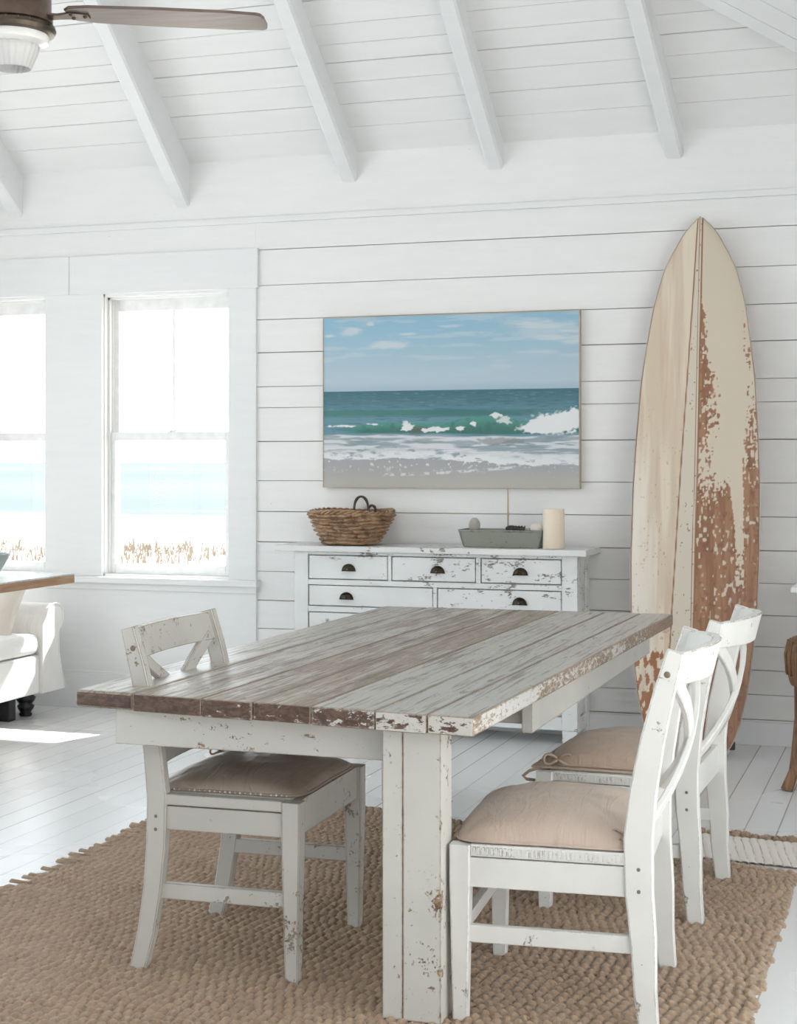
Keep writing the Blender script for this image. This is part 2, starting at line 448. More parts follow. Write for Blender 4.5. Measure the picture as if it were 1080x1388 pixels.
# shiplap boards right of the window casing
gaps = [2.482, 2.293, 2.111, 1.935, 1.755, 1.643, 1.463, 1.256, 1.092, .93, .775, .62, .471, .357, .24, .12]
zs = [2.64] + gaps
for i in range(len(zs) - 1):
    g0 = random.choice([.0016, .0026, .0036])
    box(bm, -3.40, XR, WY - .012, WY + .004, zs[i + 1] + g0, zs[i] - .0012, .0008, seg=1)
box(bm, -3.40, XR, WY - .012, WY + .004, .0, .118)
box(bm, XL, XR, WY - .012, WY + .004, 2.642, EAVE + .1)               # smooth frieze under the rafters
box(bm, XL, -3.40, WY - .012, WY + .004, 2.494, 2.64)
struct('wall_back', bm, [M['wall'], M['gap']])
bm = fresh(); box(bm, XL, XR, WY - .030, WY - .012, 2.626, 2.660, .004)
struct('trim_1', bm, M['trim'])
# casing round both windows
bm = fresh()
box(bm, XL, -4.517, WY - .034, WY + .005, 2.280, 2.492, .002); box(bm, -4.514, -3.382, WY - .034, WY + .005, 2.280, 2.492, .002)
box(bm, -3.552, -3.392, WY - .028, WY + .005, .727, 2.291, .002); box(bm, W1[1] - .006, W2[0] + .006, WY - .028, WY + .005, .727, 2.291, .002)
box(bm, XL, W1[0] + .002, WY - .028, WY + .005, .727, 2.291, .002)
struct('trim_2', bm, M['trim'])
bm = fresh(); box(bm, XL, -3.368, WY - .075, WY + .02, .692, .727, .006); box(bm, XL, -3.385, WY - .040, WY + .003, .655, .692, .004)
struct('trim_3', bm, M['trim'])
bm = fresh(); box(bm, XL, -3.392, WY - .026, WY + .003, .0, .655, .002)
struct('trim_4', bm, M['trim'])
bm = fresh(); box(bm, XL, -3.392, WY - .040, WY - .024, 0, .190, .003); box(bm, XL, -3.392, WY - .034, WY - .024, .190, .205, .003)
box(bm, -3.39, XR, WY - .030, WY - .010, 0, .112, .004); struct('baseboard_back', bm, M['trim'])

def make_window(name, x0, x1):
    w = bpy.data.objects.new(name, None); C.objects.link(w); w['kind'] = 'structure'; w.location = ((x0 + x1) / 2, WY, WZ[0])
    h = (x1 - x0) / 2; z0, z1 = 0, WZ[1] - WZ[0]; Y0 = -.005
    b = fresh()
    box(b, -h, -h + .012, Y0, .17, z0, z1); box(b, h - .012, h, Y0, .17, z0, z1); box(b, -h, h, Y0, .17, z1 - .02, z1); box(b, -h, h, Y0, .20, -.01, .012)
    for k in (.030, .075, .118): box(b, -h + .012, -h + .026, k, k + .010, z0, z1); box(b, h - .026, h - .012, k, k + .010, z0, z1)
    box(b, -h, h, .03, .04, z1 - .034, z1 - .02)
    struct('window_frame', b, M['trim'], w)
    mz = .770
    def sash(y, a, c, rail_b, rail_t, nm, munt):
        s = fresh()
        box(s, -h + .014, -h + .052, y, y + .034, a, c, .003); box(s, h - .052, h - .014, y, y + .034, a, c, .003)
        box(s, -h + .052, h - .052, y, y + .034, a, a + rail_b, .003); box(s, -h + .052, h - .052, y, y + .034, c - rail_t, c, .003)
        so = struct(nm, s, M['fine'], w)
        if munt:
            t = fresh(); box(t, -.007, .007, y + .008, y + .026, a + rail_b, c - rail_t, .001); struct('muntin', t, M['fine'], so)
        g = fresh(); box(g, -h + .05, h - .05, y + .016, y + .019, a + rail_b - .004, c - rail_t + .004); struct('pane', g, M['glass'], so)
        return so
    sash(.085, mz - .018, z1 - .022, .034, .072, 'upper_sash', True)
    lo = sash(.042, .012, mz + .022, .055, .046, 'lower_sash', False)
    k = fresh(); lathe(k, [(0, 0), (.018, 0), (.018, .006), (.010, .012), (0, .014)], 16, (0.01, .058, mz + .022)); box(k, .0, .045, .052, .062, mz + .026, mz + .034, .002)
    struct('sash_lock', k, M['fine'], lo)
    return w
make_window('window_1', *W1); make_window('window_2', *W2)

# side walls and the wall behind the camera, with their openings
RIDGE_Y = 4.0; RIDGE_Z = EAVE + .7 * (WY - RIDGE_Y)
def gable(bm, xa, xb):
    P = [(WY + .16, EAVE), (RIDGE_Y, RIDGE_Z + .1), (YF - .15, EAVE)]
    vs = [[bm.verts.new((x, y, z)) for (y, z) in P] for x in (xa, xb)]
    bm.faces.new(vs[0]); bm.faces.new(vs[1])
    for i in range(3): bm.faces.new((vs[0][i], vs[0][(i + 1) % 3], vs[1][(i + 1) % 3], vs[1][i]))
def wall_x(name, xa, xb, ops):
    bm = fresh(); y = YF - .15
    for (a, b, c, d) in ops:
        box(bm, xa, xb, y, a, 0, EAVE)
        if c > 0: box(bm, xa, xb, a, b, 0, c)
        box(bm, xa, xb, a, b, d, EAVE); y = b
    box(bm, xa, xb, y, WY + .005, 0, EAVE); gable(bm, xa, xb); struct(name, bm, M['wall'])
LOPS = [(.2, 2.2, .4, 2.6), (2.5, 4.5, .4, 2.6), (4.8, 6.2, .5, 2.5)]
ROPS = [(.0, 2.1, .06, 2.45), (2.3, 4.3, .06, 2.45)]
wall_x('wall_left', XL - .15, XL, LOPS); wall_x('wall_right', XR, XR + .15, ROPS)
bm = fresh(); box(bm, XL, XR, YF - .15, YF, 0, EAVE)
struct('wall_front', bm, M['wall'])
wn = 3
def side_window(x, a, b, c, d, yaxis=True):
    global wn
    bm = fresh(); t = .05
    def q(u0, u1, z0, z1):
        if yaxis: box(bm, x - .03, x + .03, u0, u1, z0, z1, .003)
        else: box(bm, u0, u1, x - .03, x + .03, z0, z1, .003)
    q(a, a + t, c, d); q(b - t, b, c, d); q(a + t, b - t, c, c + t); q(a + t, b - t, d - t, d)
    m = (a + b) / 2; q(m - .03, m + .03, c + t, d - t)
    o = struct('window_%d' % wn, bm, M['fine']); wn += 1
    g = fresh()
    if yaxis: box(g, x - .003, x + .003, a + t, b - t, c + t, d - t)
    else: box(g, a + t, b - t, x - .003, x + .003, c + t, d - t)
    struct('pane', g, M['glass'], o)
for (a, b, c, d) in LOPS: side_window(XL - .08, a, b, c, d)
for (a, b, c, d) in ROPS: side_window(XR + .08, a, b, c, d)

# ceiling: boards running along the room, laid up the slope
def slope_boards(bm, yA, zA, yB, zB, w=.140):
    d = Vector((0, yB - yA, zB - zA)); Ln = d.length; d.normalize(); n = Vector((0, -d.z, d.y))
    if n.z < 0: n = -n
    Mx = Matrix(((1, 0, 0, 0), (0, d.y, n.y, yA), (0, d.z, n.z, zA), (0, 0, 0, 1)))
    s = 0.0; k = 0
    wid = [.19, .155, .14, .125, .115]
    while s < Ln:
        ww = wid[k] if k < len(wid) else w * random.uniform(.85, 1.05)
        e = min(s + ww, Ln); g = random.choice([.0014, .0026, .0036, .0044])
        box(bm, XL - .1, XR + .1, s + g, e - .001, 0, .016, .0008, M=Mx, seg=1); s = e; k += 1
    box(bm, XL - .1, XR + .1, -.3, Ln + .1, .016, .10, M=Mx, mi=1)
bm = fresh(); slope_boards(bm, WY, EAVE, RIDGE_Y, RIDGE_Z); slope_boards(bm, YF, EAVE, RIDGE_Y, RIDGE_Z)
struct('ceiling', bm, [M['wall'], M['gap']])
# rafters, each a little out of square
rafters = [(-4.823, -4.82, .24), (-3.789, -3.719, .235), (-2.825, -2.807, .155), (-2.04, -2.034, .135), (-1.137, -1.203, .135), (-5.70, -5.68, .2), (-.25, -.25, .15), (.70, .70, .15)]
for (xa, xb, dz_) in rafters:
    bm = fresh(); k = (xb - xa) / .95
    yA, yB = WY - .004, RIDGE_Y
    wd = .085
    for (p, q) in ((0, 1),):
        a0 = (xa - wd, xa); xe = xa + k * (yA - yB) if abs(k) < .001 else xa + k * 1.2
    f = lambda y: xa + k * min(yA - y, 1.6)
    pts = [yA, yA - .8, yA - 1.6, yB]
    ring = []
    for y in pts:
        zc = EAVE + .7 * (WY - y); x1 = f(y); x0 = x1 - wd
        zl = zc - dz_
        ring.append([bm.verts.new(v) for v in ((x0, y, zc + .01), (x1, y, zc + .01), (x1, y, zl + .012), (x1 - .012, y, zl), (x0 + .012, y, zl), (x0, y, zl + .012))])
    for i in range(3):
        for j in range(6): bm.faces.new((ring[i][j], ring[i][(j + 1) % 6], ring[i + 1][(j + 1) % 6], ring[i + 1][j]))
    bm.faces.new(ring[0]); bm.faces.new(ring[-1])
    o = struct('ceiling_rafter', bm, M['trim'])
# boarded soffit that crosses the upper right corner of the ceiling
bm = fresh(); P1 = Vector((-.955, 6.82, 3.34)); P2 = Vector((-.551, 7.097, 3.147)); d = (P2 - P1).normalized()
wv = Vector((.55, -.80, .12)); wv = (wv - d * wv.dot(d)).normalized(); nv = d.cross(wv).normalized()
if nv.z < 0: nv = -nv
Mx = Matrix((( d.x, wv.x, nv.x, P1.x), (d.y, wv.y, nv.y, P1.y), (d.z, wv.z, nv.z, P1.z), (0, 0, 0, 1)))
for i, (a, b) in enumerate(((0, .085), (.089, .22), (.224, .36), (.364, .5), (.504, .64))):
    box(bm, -.9, 1.1, a, b, 0, .03, .001, M=Mx, seg=1)
box(bm, -.9, 1.1, 0.002, .64, .02, .07, M=Mx, mi=1)
struct('ceiling_soffit', bm, [M['trim'], M['gap']])

# ------------------------------------------------------------------ outdoors
bm = fresh()
rows = [(WY + .25, -.45), (14, -.5), (22, -.15), (28, -.35), (40, -1.6), (75, -2.6), (126, -3.2), (150, -3.6)]
prev = None
for (y, z) in rows:
    cur = []
    for i in range(41):
        x = -160 + i * 6
        cur.append(bm.verts.new((x if y > 30 else x * .5, y, z + (.12 * math.sin(i * 1.7 + y) if 10 < y < 60 else 0))))
    if prev:
        for i in range(40):
            f = bm.faces.new((prev[i], prev[i + 1], cur[i + 1], cur[i])); f.smooth = True
    prev = cur
o = struct('ground_beach', bm, M['sand'])
bm = fresh(); v = [bm.verts.new(p) for p in ((-3000, 110, -3.1), (1500, 110, -3.1), (1500, 5500, -3.1), (-3000, 5500, -3.1))]; bm.faces.new(v)
o = struct('ground_sea', bm, M['sea'])
bm = fresh()
for _ in range(900):
    cx = random.choice([-14.3, -13.1, -12.2, -11.0, -17.6, -15.9]) + random.gauss(0, .22); cy = random.uniform(20.5, 25); z = -.2
    h = random.uniform(.12, .30); a = random.uniform(0, 2 * PI); l = random.uniform(.03, .16); w = .012
    p = Vector((cx, cy, z)); q = p + Vector((math.cos(a) * l * .5, math.sin(a) * l * .5, h * .7)); r = p + Vector((math.cos(a) * l * 1.6, math.sin(a) * l, h))
    vs = [bm.verts.new(p + Vector((-w, 0, 0))), bm.verts.new(p + Vector((w, 0, 0))), bm.verts.new(q + Vector((w * .7, 0, 0))), bm.verts.new(q + Vector((-w * .7, 0, 0))), bm.verts.new(r)]
    bm.faces.new(vs[:4]); bm.faces.new((vs[3], vs[2], vs[4]))
tag(link('dune_grass', bm, M['grass']), 'dry tan grass tufts on the sand seen through the lower window panes', 'grass', kind='stuff')
bm = fresh(); box(bm, XL - 1, XR + .5, WY + .17, WY + 1.63, 2.78, 2.86, .005)  # unseen slab added outside, sized to trim the sun patch to a low band
struct('sun_block_slab', bm, M['sun_block'])

# ------------------------------------------------------------------ dining table
TX0, TX1, TY0, TY1, TZ = -2.13, -.985, 3.585, 6.165, .762
t = thing('dining_table', 'long farmhouse dining table with weathered plank top and chipped white apron', 'table', ((TX0 + TX1) / 2, (TY0 + TY1) / 2, 0))
ox, oy = (TX0 + TX1) / 2, (TY0 + TY1) / 2
bm = fresh(); cl = bm.verts.layers.float_color.new('paint')
fr = [0, .162, .345, .475, .62, .775, .895, 1.0]
worn = [.40, .52, .72, .80, .40, .28, .32]; endb = [.95, .85, .62, .60, .45, .18, .12]
for i in range(7):
    a = TX0 + (TX1 - TX0) * fr[i] + (.0015 if i else 0) - ox; b = TX0 + (TX1 - TX0) * fr[i + 1] - (.0015 if i < 6 else 0) - ox
    dy = random.uniform(-.006, .006) if 0 < i < 6 else 0
    vs = box(bm, a, b, TY0 + dy - oy, TY1 + dy - oy, TZ - .046 + random.uniform(-.001, .001), TZ + random.uniform(-.001, .001), .0045 if i not in (0, 6) else (.013 if i == 0 else .006), seg=3)
    for v in vs:
        v[cl] = (worn[i], i / 7., endb[i], 1)
        f = (v.co.y + oy - TY0) / (TY1 - TY0); q = (v.co.x + ox - TX0) / (TX1 - TX0)
        xa = -2.122 - .014 * f; xz = -1.007 + .056 * f; ya = 3.640 - .110 * q; yz = 6.150 + .030 * q
        v.co.x = xa + (xz - xa) * q - ox; v.co.y = ya + (yz - ya) * f - oy
link('tabletop', bm, M['tabletop'], t)
def leg_of(x0, x1, y0, y1):
    bm = fresh(); j = x0 + .052
    box(bm, x0 - ox, j - .0006 - ox, y0 - oy, y1 - oy, 0.012, TZ - .047, .003); box(bm, j + .0006 - ox, x1 - ox, y0 - oy, y1 - oy, 0.012, TZ - .047, .003)
    link('leg', bm, M['leg_paint'], t)
leg_of(-1.255, -1.107, 3.600, 3.692); leg_of(-2.06, -1.912, 5.90, 5.99)
bm = fresh(); box(bm, -2.015 - ox, -1.257 - ox, 3.665 - oy, 3.692 - oy, .622, TZ - .047, .003); link('end_apron', bm, M['apron_paint'], t)
bm = fresh(); box(bm, -1.912 - ox, -1.045 - ox, 5.955 - oy, 5.985 - oy, .622, TZ - .047, .003); link('end_apron', bm, M['leg_paint'], t)
bm = fresh(); box(bm, -1.05 - ox, -1.02 - ox, 4.16 - oy, 6.05 - oy, .622, TZ - .047, .003); box(bm, -1.20 - ox, -1.05 - ox, 4.20 - oy, 4.23 - oy, .64, TZ - .047, .002); link('side_apron', bm, M['leg_paint'], t)
bm = fresh(); box(bm, -2.015 - ox, -1.985 - ox, 3.694 - oy, 5.898 - oy, .622, TZ - .047, .003); link('side_apron', bm, M['leg_paint'], t)

# ------------------------------------------------------------------ chairs (front faces local +X)
def pillow_mesh(name, mat, parent, cx, hx, hy, z0, th, n=44, fr=2.6, seam=.006, tilt=0, sag=0.):
    us = np.linspace(-1, 1, n)
    U, Vv = np.meshgrid(us, us)
    # squarish outline with rounded, slightly drawn-in corners
    sx = hx * (1 - .05 * Vv ** 2 * 0 + .03 * np.abs(U * Vv)) ; sy = hy * (1 + .03 * np.abs(U * Vv))
    pin = 1 - .045 * (1 - U ** 2) * 0
    X = U * sx * (1 - .035 * (Vv ** 2) * (1 - np.abs(U)) ); Y = Vv * sy * (1 - .035 * (U ** 2) * (1 - np.abs(Vv)))
    R = (np.abs(U) ** 8 + np.abs(Vv) ** 8) ** (1 / 8)
    k = np.where(R > 1e-6, np.maximum(np.abs(U), np.abs(Vv)) / np.maximum(R, 1e-6), 1); X = X * k; Y = Y * k
    prof = ((1 - np.abs(U) ** fr) * (1 - np.abs(Vv) ** fr)) ** .42
    wob = (fbm(U * 3 + 5, Vv * 3 + 5, 3, 11) - .5) * .010 * prof
    top = z0 + seam + th * prof + wob - sag * (U * .5 + .5)
    bot = z0 - sag * (U * .5 + .5) + seam * .2 * (1 - prof)
    V1 = np.stack([X + cx, Y, top + (X * tilt)], -1).reshape(-1, 3); V2 = np.stack([X + cx, Y, bot + (X * tilt)], -1).reshape(-1, 3)
    me = bpy.data.meshes.new(name)
    verts = np.concatenate([V1, V2]); N_ = n * n; faces = []
    for j in range(n - 1):
        for i in range(n - 1):
            a = j * n + i; faces.append((a, a + 1, a + n + 1, a + n)); faces.append((N_ + a, N_ + a + n, N_ + a + n + 1, N_ + a + 1))
    edge = [i for i in range(n)] + [j * n + n - 1 for j in range(1, n)] + [(n - 1) * n + i for i in range(n - 2, -1, -1)] + [j * n for j in range(n - 2, 0, -1)]
    for q in range(len(edge)):
        a, b = edge[q], edge[(q + 1) % len(edge)]; faces.append((b, a, N_ + a, N_ + b))
    me.from_pydata(verts.tolist(), [], faces); me.materials.append(mat)
    for p in me.polygons: p.use_smooth = True
    o = bpy.data.objects.new(name, me); C.objects.link(o); o.parent = parent
    # piping along the seam
    bm = fresh(); tube(bm, [tuple(V1[e] + np.array([0, 0, -seam * .5])) for e in edge], .0042, 6, closed=True)
    link('piping', bm, mat, o, True)
    return o

def bow(parent, mat, p, rz=0, s=1.):
    bm = fresh()
    def R(x, y, z):
        c, q = math.cos(rz), math.sin(rz); return (p[0] + s * (x * c - y * q), p[1] + s * (x * q + y * c), p[2] + s * z)
    for sg in (-1, 1):
        tube(bm, [R(sg * .035 * math.sin(a), .018 * (1 - math.cos(a)) * .5 - .004, .012 * math.sin(a * 2) + .006) for a in np.linspace(0, PI, 10)], .0035 * s, 6)
        tube(bm, [R(sg * .004, 0, 0), R(sg * .016, -.012, -.004), R(sg * .022, -.022, -.020), R(sg * .028, -.020, -.038)], .0035 * s, 6)
    lathe(bm, [(0, -.007 * s), (.008 * s, 0), (0, .007 * s)], 8, p)
    return link('tie', bm, mat, parent, True)

def make_chair(label, loc, rz, paint, cushion_mat, kind, group):
    r = thing('dining_chair', label, 'chair', loc, rz, group)
    left = kind == 'left'
    hw = .262 if left else .266; fx = .207 if left else .215; SH = .472 if left else .430; dz = SH - .472
    # front legs, tapered
    for sg in (-1, 1):
        bm = fresh(); y = sg * (hw - .006)
        bar(bm, [(fx, y, 0), (fx, y, .34), (fx, y, SH - .004)], [(.033, .036), (.046, .050), (.046, .050)], (0, 1, 0), .003)
        link('front_leg', bm, paint, r)
    # rear legs run up into the back posts
    path0 = [(-.268, 0), (-.243, .10), (-.224, .22), (-.214, .34), (-.212, .46), (-.224, .58), (-.246, .70), (-.272, .81), (-.298, .905)]
    path = [(x + .040, z) for x, z in path0] if left else [(-.238, 0), (-.228, .10)] + path0[2:]
    xb = lambda z: float(np.interp(z, [p[1] for p in path], [p[0] for p in path]))
    dep = [.046, .050, .053, .056, .058, .054, .050, .047, .040]
    for sg in (-1, 1):
        bm = fresh(); y = sg * (hw - .002)
        bar(bm, [(x, y, z) for x, z in path], [(.033, d if left else d + .012 * math.sin(PI * min(1, z / .9))) for d, (x, z) in zip(dep, path)], (0, 1, 0), .004)
        lg = link('rear_leg', bm, paint, r)
        for (x, z) in ((xb(.4), .41 + dz * .4), (xb(.36), .375 + dz * .8), (xb(.852) + .004, .852)):
            b = fresh(); bmesh.ops.create_uvsphere(b, u_segments=10, v_segments=6, radius=.0048 if z < .8 else .008, matrix=Matrix.Translation((x, y + sg * .0165, z)) @ Matrix.Diagonal((1, .35, 1, 1)))
            link('plug', b, M['nail'], lg, True)
    xb = lambda z: float(np.interp(z, [p[1] for p in path], [p[0] for p in path]))
    # seat rails with a grooved seat frame above them
    for sg in (-1, 1):
        bm = fresh(); y = sg * (hw - .006)
        box(bm, xb(.42) + .024, fx - .024, y - .012, y + .012, .375 + dz * 1.2, .438 + dz, .002)
        link('side_rail', bm, paint, r)
        bm = fresh(); box(bm, xb(.42) + .026, fx - .025, y - .017, y + .015, .441 + dz, .470 + dz, .003)
        if kind != 'left':
            for i in range(34):
                xx = -.18 + i * .0108
                box(bm, xx, xx + .0065, y + sg * .014, y + sg * .0168, .446 + dz, .464 + dz)
        link('seat_edge', bm, paint, r)
    bm = fresh(); box(bm, fx - .012, fx + .012, -hw + .022, hw - .022, .375 + dz * 1.2, .468 + dz, .002); link('front_rail', bm, paint, r)
    bm = fresh(); box(bm, xb(.42) - .012, xb(.42) + .012, -hw + .018, hw - .018, .385 if left else .355, .468 if left else .445, .002); link('rear_rail', bm, paint, r)
    bm = fresh(); box(bm, xb(.46) + .012, fx - .012, -hw + .026, hw - .026, .455 + dz, .472 + dz, .002); link('seat', bm, paint, r)
    # stretchers
    for sg in (-1, 1):
        bm = fresh(); y = sg * (hw - .008)
        box(bm, xb(.2) + .018, fx - .018, y - .010, y + .010, .190, .232, .003); link('stretcher', bm, paint, r)
    if kind != 'left':
        bm = fresh(); box(bm, fx - .010, fx + .010, -hw + .024, hw - .024, .205, .240, .003); link('stretcher', bm, paint, r)
    # curved top rail
    bw = .028 if kind == 'left' else .082
    def arc(z, n=13, inset=.0, extra=0.):
        return [(xb(z) - bw * (1 - (q / hw) ** 2) - extra, q, z) for q in np.linspace(-hw + inset, hw - inset, n)]
    bm = fresh(); top, bot = .900, .822
    n = 17; rings = []
    for q in np.linspace(-hw + .012, hw - .012, n):
        c = bw * (1 - (q / hw) ** 2)
        crown = .010 * (1 - (q / hw) ** 2) if kind != 'left' else 0
        zt = top + crown; zb = bot
        xt, xo = xb(zt) - c, xb(zb) - c
        rings.append([bm.verts.new(v) for v in ((xt + .012, q, zt), (xt - .012, q, zt), (xo - .013, q, zb), (xo + .013, q, zb))])
    for i in range(n - 1):
        for j in range(4): bm.faces.new((rings[i][j], rings[i][(j + 1) % 4], rings[i + 1][(j + 1) % 4], rings[i + 1][j]))
    bm.faces.new(rings[0]); bm.faces.new(rings[-1])
    bmesh.ops.bevel(bm, geom=[e for e in bm.edges if abs(e.verts[0].co.y - e.verts[1].co.y) > .01 or e.is_boundary], offset=.003, segments=2, affect='EDGES')
    tr = link('top_rail', bm, paint, r)
    if kind != 'left': autosmooth(tr)
    # crossed braces
    zlo = .585 if kind == 'left' else .50
    for sg in (-1, 1):
        bm = fresh(); pts = []
        for k in np.linspace(0, 1, 11):
            y = sg * (-hw + .034 + (2 * hw - .068) * k); z = zlo + (bot + .012 - zlo) * k
            pts.append((xb(z) - bw * (1 - (y / hw) ** 2) * (1 if kind == 'left' else .9) + sg * .004, y, z))
        bar(bm, pts, (.016, .040), (1, 0, .25), .003)
        link('back_brace', bm, paint, r)
    if kind == 'left':
        bm = fresh(); bar(bm, [(p[0], p[1], .56) for p in arc(.56, 13, .01)], (.020, .052), (1, 0, .2), .003); link('lower_back_rail', bm, paint, r)
    # cushion
    if kind == 'left':
        c = pillow_mesh('seat_cushion', cushion_mat, r, .012, .205, .232, .473, .050, fr=2.2)
        bow(c, M['bone'], (-.185, .19, .495), .6, .9)
        bm = fresh()
        for i in range(26):
            x = -.18 + i * .0145; rr = random.uniform(.002, .0045)
            lathe(bm, [(0, -rr), (rr, 0), (0, rr)], 6, (x, -.238 + random.uniform(-.002, .002), .477))
        link('frayed_seam', bm, M['pillow'], c, True)
    elif kind == 'near':
        c = pillow_mesh('seat_cushion', cushion_mat, r, .008, .224, .262, .431, .076, fr=2.2, sag=.0)
        bow(c, M['cushion_tan'], (-.178, .238, .452), -.4, 1.1)
    else:
        c = pillow_mesh('seat_cushion', cushion_mat, r, .006, .212, .240, .440, .070, fr=2.2)
        bow(c, cushion_mat, (.185, .235, .452), .3, 1.2); bow(c, cushion_mat, (-.17, .24, .450), -.3, 1.)
        bm = fresh(); box(bm, -.16, .262, -.240, .255, .4305, .438, .003); link('seat_pad', bm, cushion_mat, c)
        bm = fresh(); tube(bm, [(.235, .245, .432), (.268, .256, .420), (.286, .258, .404), (.276, .256, .394), (.250, .254, .392)], .005, 8); link('tie', bm, cushion_mat, c, True)
    return r
RZ = .010
make_chair('chipped white chair with glossy brown cushion at the left long side of the table', (-1.778, 4.030, RZ), math.radians(2), M['chair_paint'], M['cushion_brown'], 'left', 'cross-back chairs round the dining table')
make_chair('nearer white cross-back chair with plump pale beige cushion on the right of the table', (-.880, 3.938, RZ), math.radians(184.4), M['chair_paint2'], M['cushion_beige'], 'near', 'cross-back chairs round the dining table')
make_chair('farther white cross-back chair with tan piped cushion, behind the nearer one near the surfboard', (-.878, 4.910, RZ), math.radians(178.5), M['chair_paint2'], M['cushion_tan'], 'far', 'cross-back chairs round the dining table').scale = (1, 1, .975)

# ------------------------------------------------------------------ jute rug
rt = thing('jute_rug', 'large chunky braided brown jute rug under the dining table', 'rug', (-1.6, 4.0, 0))
X0, X1 = -2.76, -.405; Yn = 2.35
nu, nv = 640, 880
sl = -.285
u = np.linspace(0, 1, nu); v = np.linspace(0, 1, nv)
U, Vv = np.meshgrid(u, v)
Xb = X0 + (X1 - X0) * U
yback = 5.315 + sl * (Xb - X1)
ynear = Yn + sl * .35 * (Xb - X1)
depth = 3.3; S = Vv * depth                     # distance from the back edge
pitch = .034; st = .030
row = S / pitch + .18 * (fbm(U * 6, Vv * 5, 2, 5) - .5); ri = np.floor(row); rf = row - ri
ph = np.random.RandomState(4).rand(400)[ri.astype(int) % 400]
amp = .75 + .5 * fbm(U * 30, Vv * 45, 2, 9)
lx = Xb / st + ph + .28 * fbm(U * 12, ri * .37, 2, 3)
skew = lx + (rf - .5) * .30
hrow = np.sqrt(np.clip(1 - (2 * rf - 1) ** 2, 0, 1))
hmin = .15 + .45 * sm(.55, .1, U)
hst = hmin + (1 - hmin) * np.abs(np.sin(PI * skew)) ** .75
Z = .0035 + 0.0165 * hrow * hst * amp + .0016 * (fbm(U * 300, Vv * 300, 2, 21) - .5)
jit = (np.random.RandomState(8).rand(400)[ri.astype(int) % 400] - .5) * .034
jit = np.where(np.random.RandomState(9).rand(400)[ri.astype(int) % 400] > .90, jit - .028, jit)
edgeL = np.clip(1 - U / .03, 0, 1); edgeR = np.clip(1 - (1 - U) / .03, 0, 1)
Xp = Xb + jit * edgeL * np.sqrt(np.clip(hrow, 0, 1)) + jit * .5 * edgeR
Yp = yback - S + .006 * np.sin(Xb * 9) * (1 - Vv)
fall = np.minimum(1, np.minimum(U, 1 - U) * 90) ** .5
Z = Z * (.25 + .75 * fall); Z[0, :] = 0; Z[:, 0] = 0; Z[:, -1] = 0
V3 = np.stack([Xp + 1.6, Yp - 4.0, Z], -1).reshape(-1, 3)
grid_mesh('braided_field', V3, nu, nv, M['jute'], rt)
# loose loops of braid that stick out of the left edge
for i in range(46):
    y = 5.9 - i * .0667 + random.uniform(-.03, .03)
    if y < 3.6: break
    big = random.random() < .2; rr = random.uniform(.007, .011) * (1.3 if big else .7); ln = random.uniform(.02, .045) * (1.3 if big else .7)
    bm = fresh(); tube(bm, [(X0 + .05, y, .012), (X0 + .01, y + .004, .013), (X0 - ln, y + .008, .014), (X0 - ln - .008, y + .010, .010)], [rr, rr, rr * 1.1, rr * .6], 8)
    bmesh.ops.translate(bm, verts=bm.verts, vec=(1.6, -4.0, 0)); link('braid_end', bm, M['jute'], rt, True)

# small striped rag rug behind it
r2 = thing('rag_rug', 'small white striped rag rug with knotted brown fringe behind the jute rug', 'rug', (-.4, 5.6, 0))
nu, nv = 500, 60
U, Vv = np.meshgrid(np.linspace(0, 1, nu), np.linspace(0, 1, nv))
Xb = -.80 + 1.25 * U; S = Vv * .36; yb = 5.775 - .12 * (Xb + .68)
lane = Xb / .029 + .25 * fbm(U * 20, Vv * 6, 2, 2); lf = lane - np.floor(lane)
Z = .004 + .005 * np.sqrt(np.clip(1 - (2 * lf - 1) ** 2, 0, 1)) * (.8 + .4 * fbm(U * 90, Vv * 40, 2, 6))
tanm = (sm(.80, .88, lf) * sm(1.0, .94, lf))[..., None] * (.35 + .65 * vnoise(np.floor(lane), lane * 0, 3))[..., None]
tanm = tanm * sm(.3, .55, fbm(U * 60, Vv * 12, 3, 14))[..., None] * .95
col = L(224, 218, 210) * (1 - tanm) + L(150, 112, 84) * tanm
Z[0, :] = 0; Z[:, 0] = 0; Z[:, -1] = 0
V3 = np.stack([Xb + .4 + .18 * (S), yb - S - 5.6, Z], -1).reshape(-1, 3)
grid_mesh('woven_field', V3, nu, nv, m_attr('rag_weave', .9, 200, .002), r2, col.reshape(-1, 3))
bm = fresh(); x = -.79
while x < .44:
    w = random.uniform(.014, .024)
    for k in range(4):
        a = random.uniform(0, PI); q = Vector((x + random.uniform(-.004, .004), 5.785 - .12 * (x + .68), w * .7)) - Vector((.4 * -1, 5.6, 0))
        q = Vector((x + .4, 5.787 - .12 * (x + .68) - 5.6, w * .62))
        tube(bm, [q + Vector((math.cos(a + t_) * w * .55, math.sin(a + t_) * w * .55, .35 * w * math.sin(2 * t_ + k))) for t_ in np.linspace(0, 2 * PI, 9)[:-1]], w * .30, 6, closed=True)
    x += w * 1.55
link('knotted_fringe', bm, M['jute'], r2, True)

# ------------------------------------------------------------------ dresser
DX0, DX1, DY0, DY1 = -3.048, -1.592, 7.392, 7.672
t = thing('dresser', 'long white shabby dresser with dark cup pulls under the seascape canvas', 'dresser', (-2.32, 7.53, 0))
def T(x, y, z): return (x + 2.32, y - 7.53, z)
def dbox(bm, x0, x1, y0, y1, z0, z1, bev=.002, mi=0): box(bm, x0 + 2.32, x1 + 2.32, y0 - 7.53, y1 - 7.53, z0, z1, bev, mi=mi)
bm = fresh()
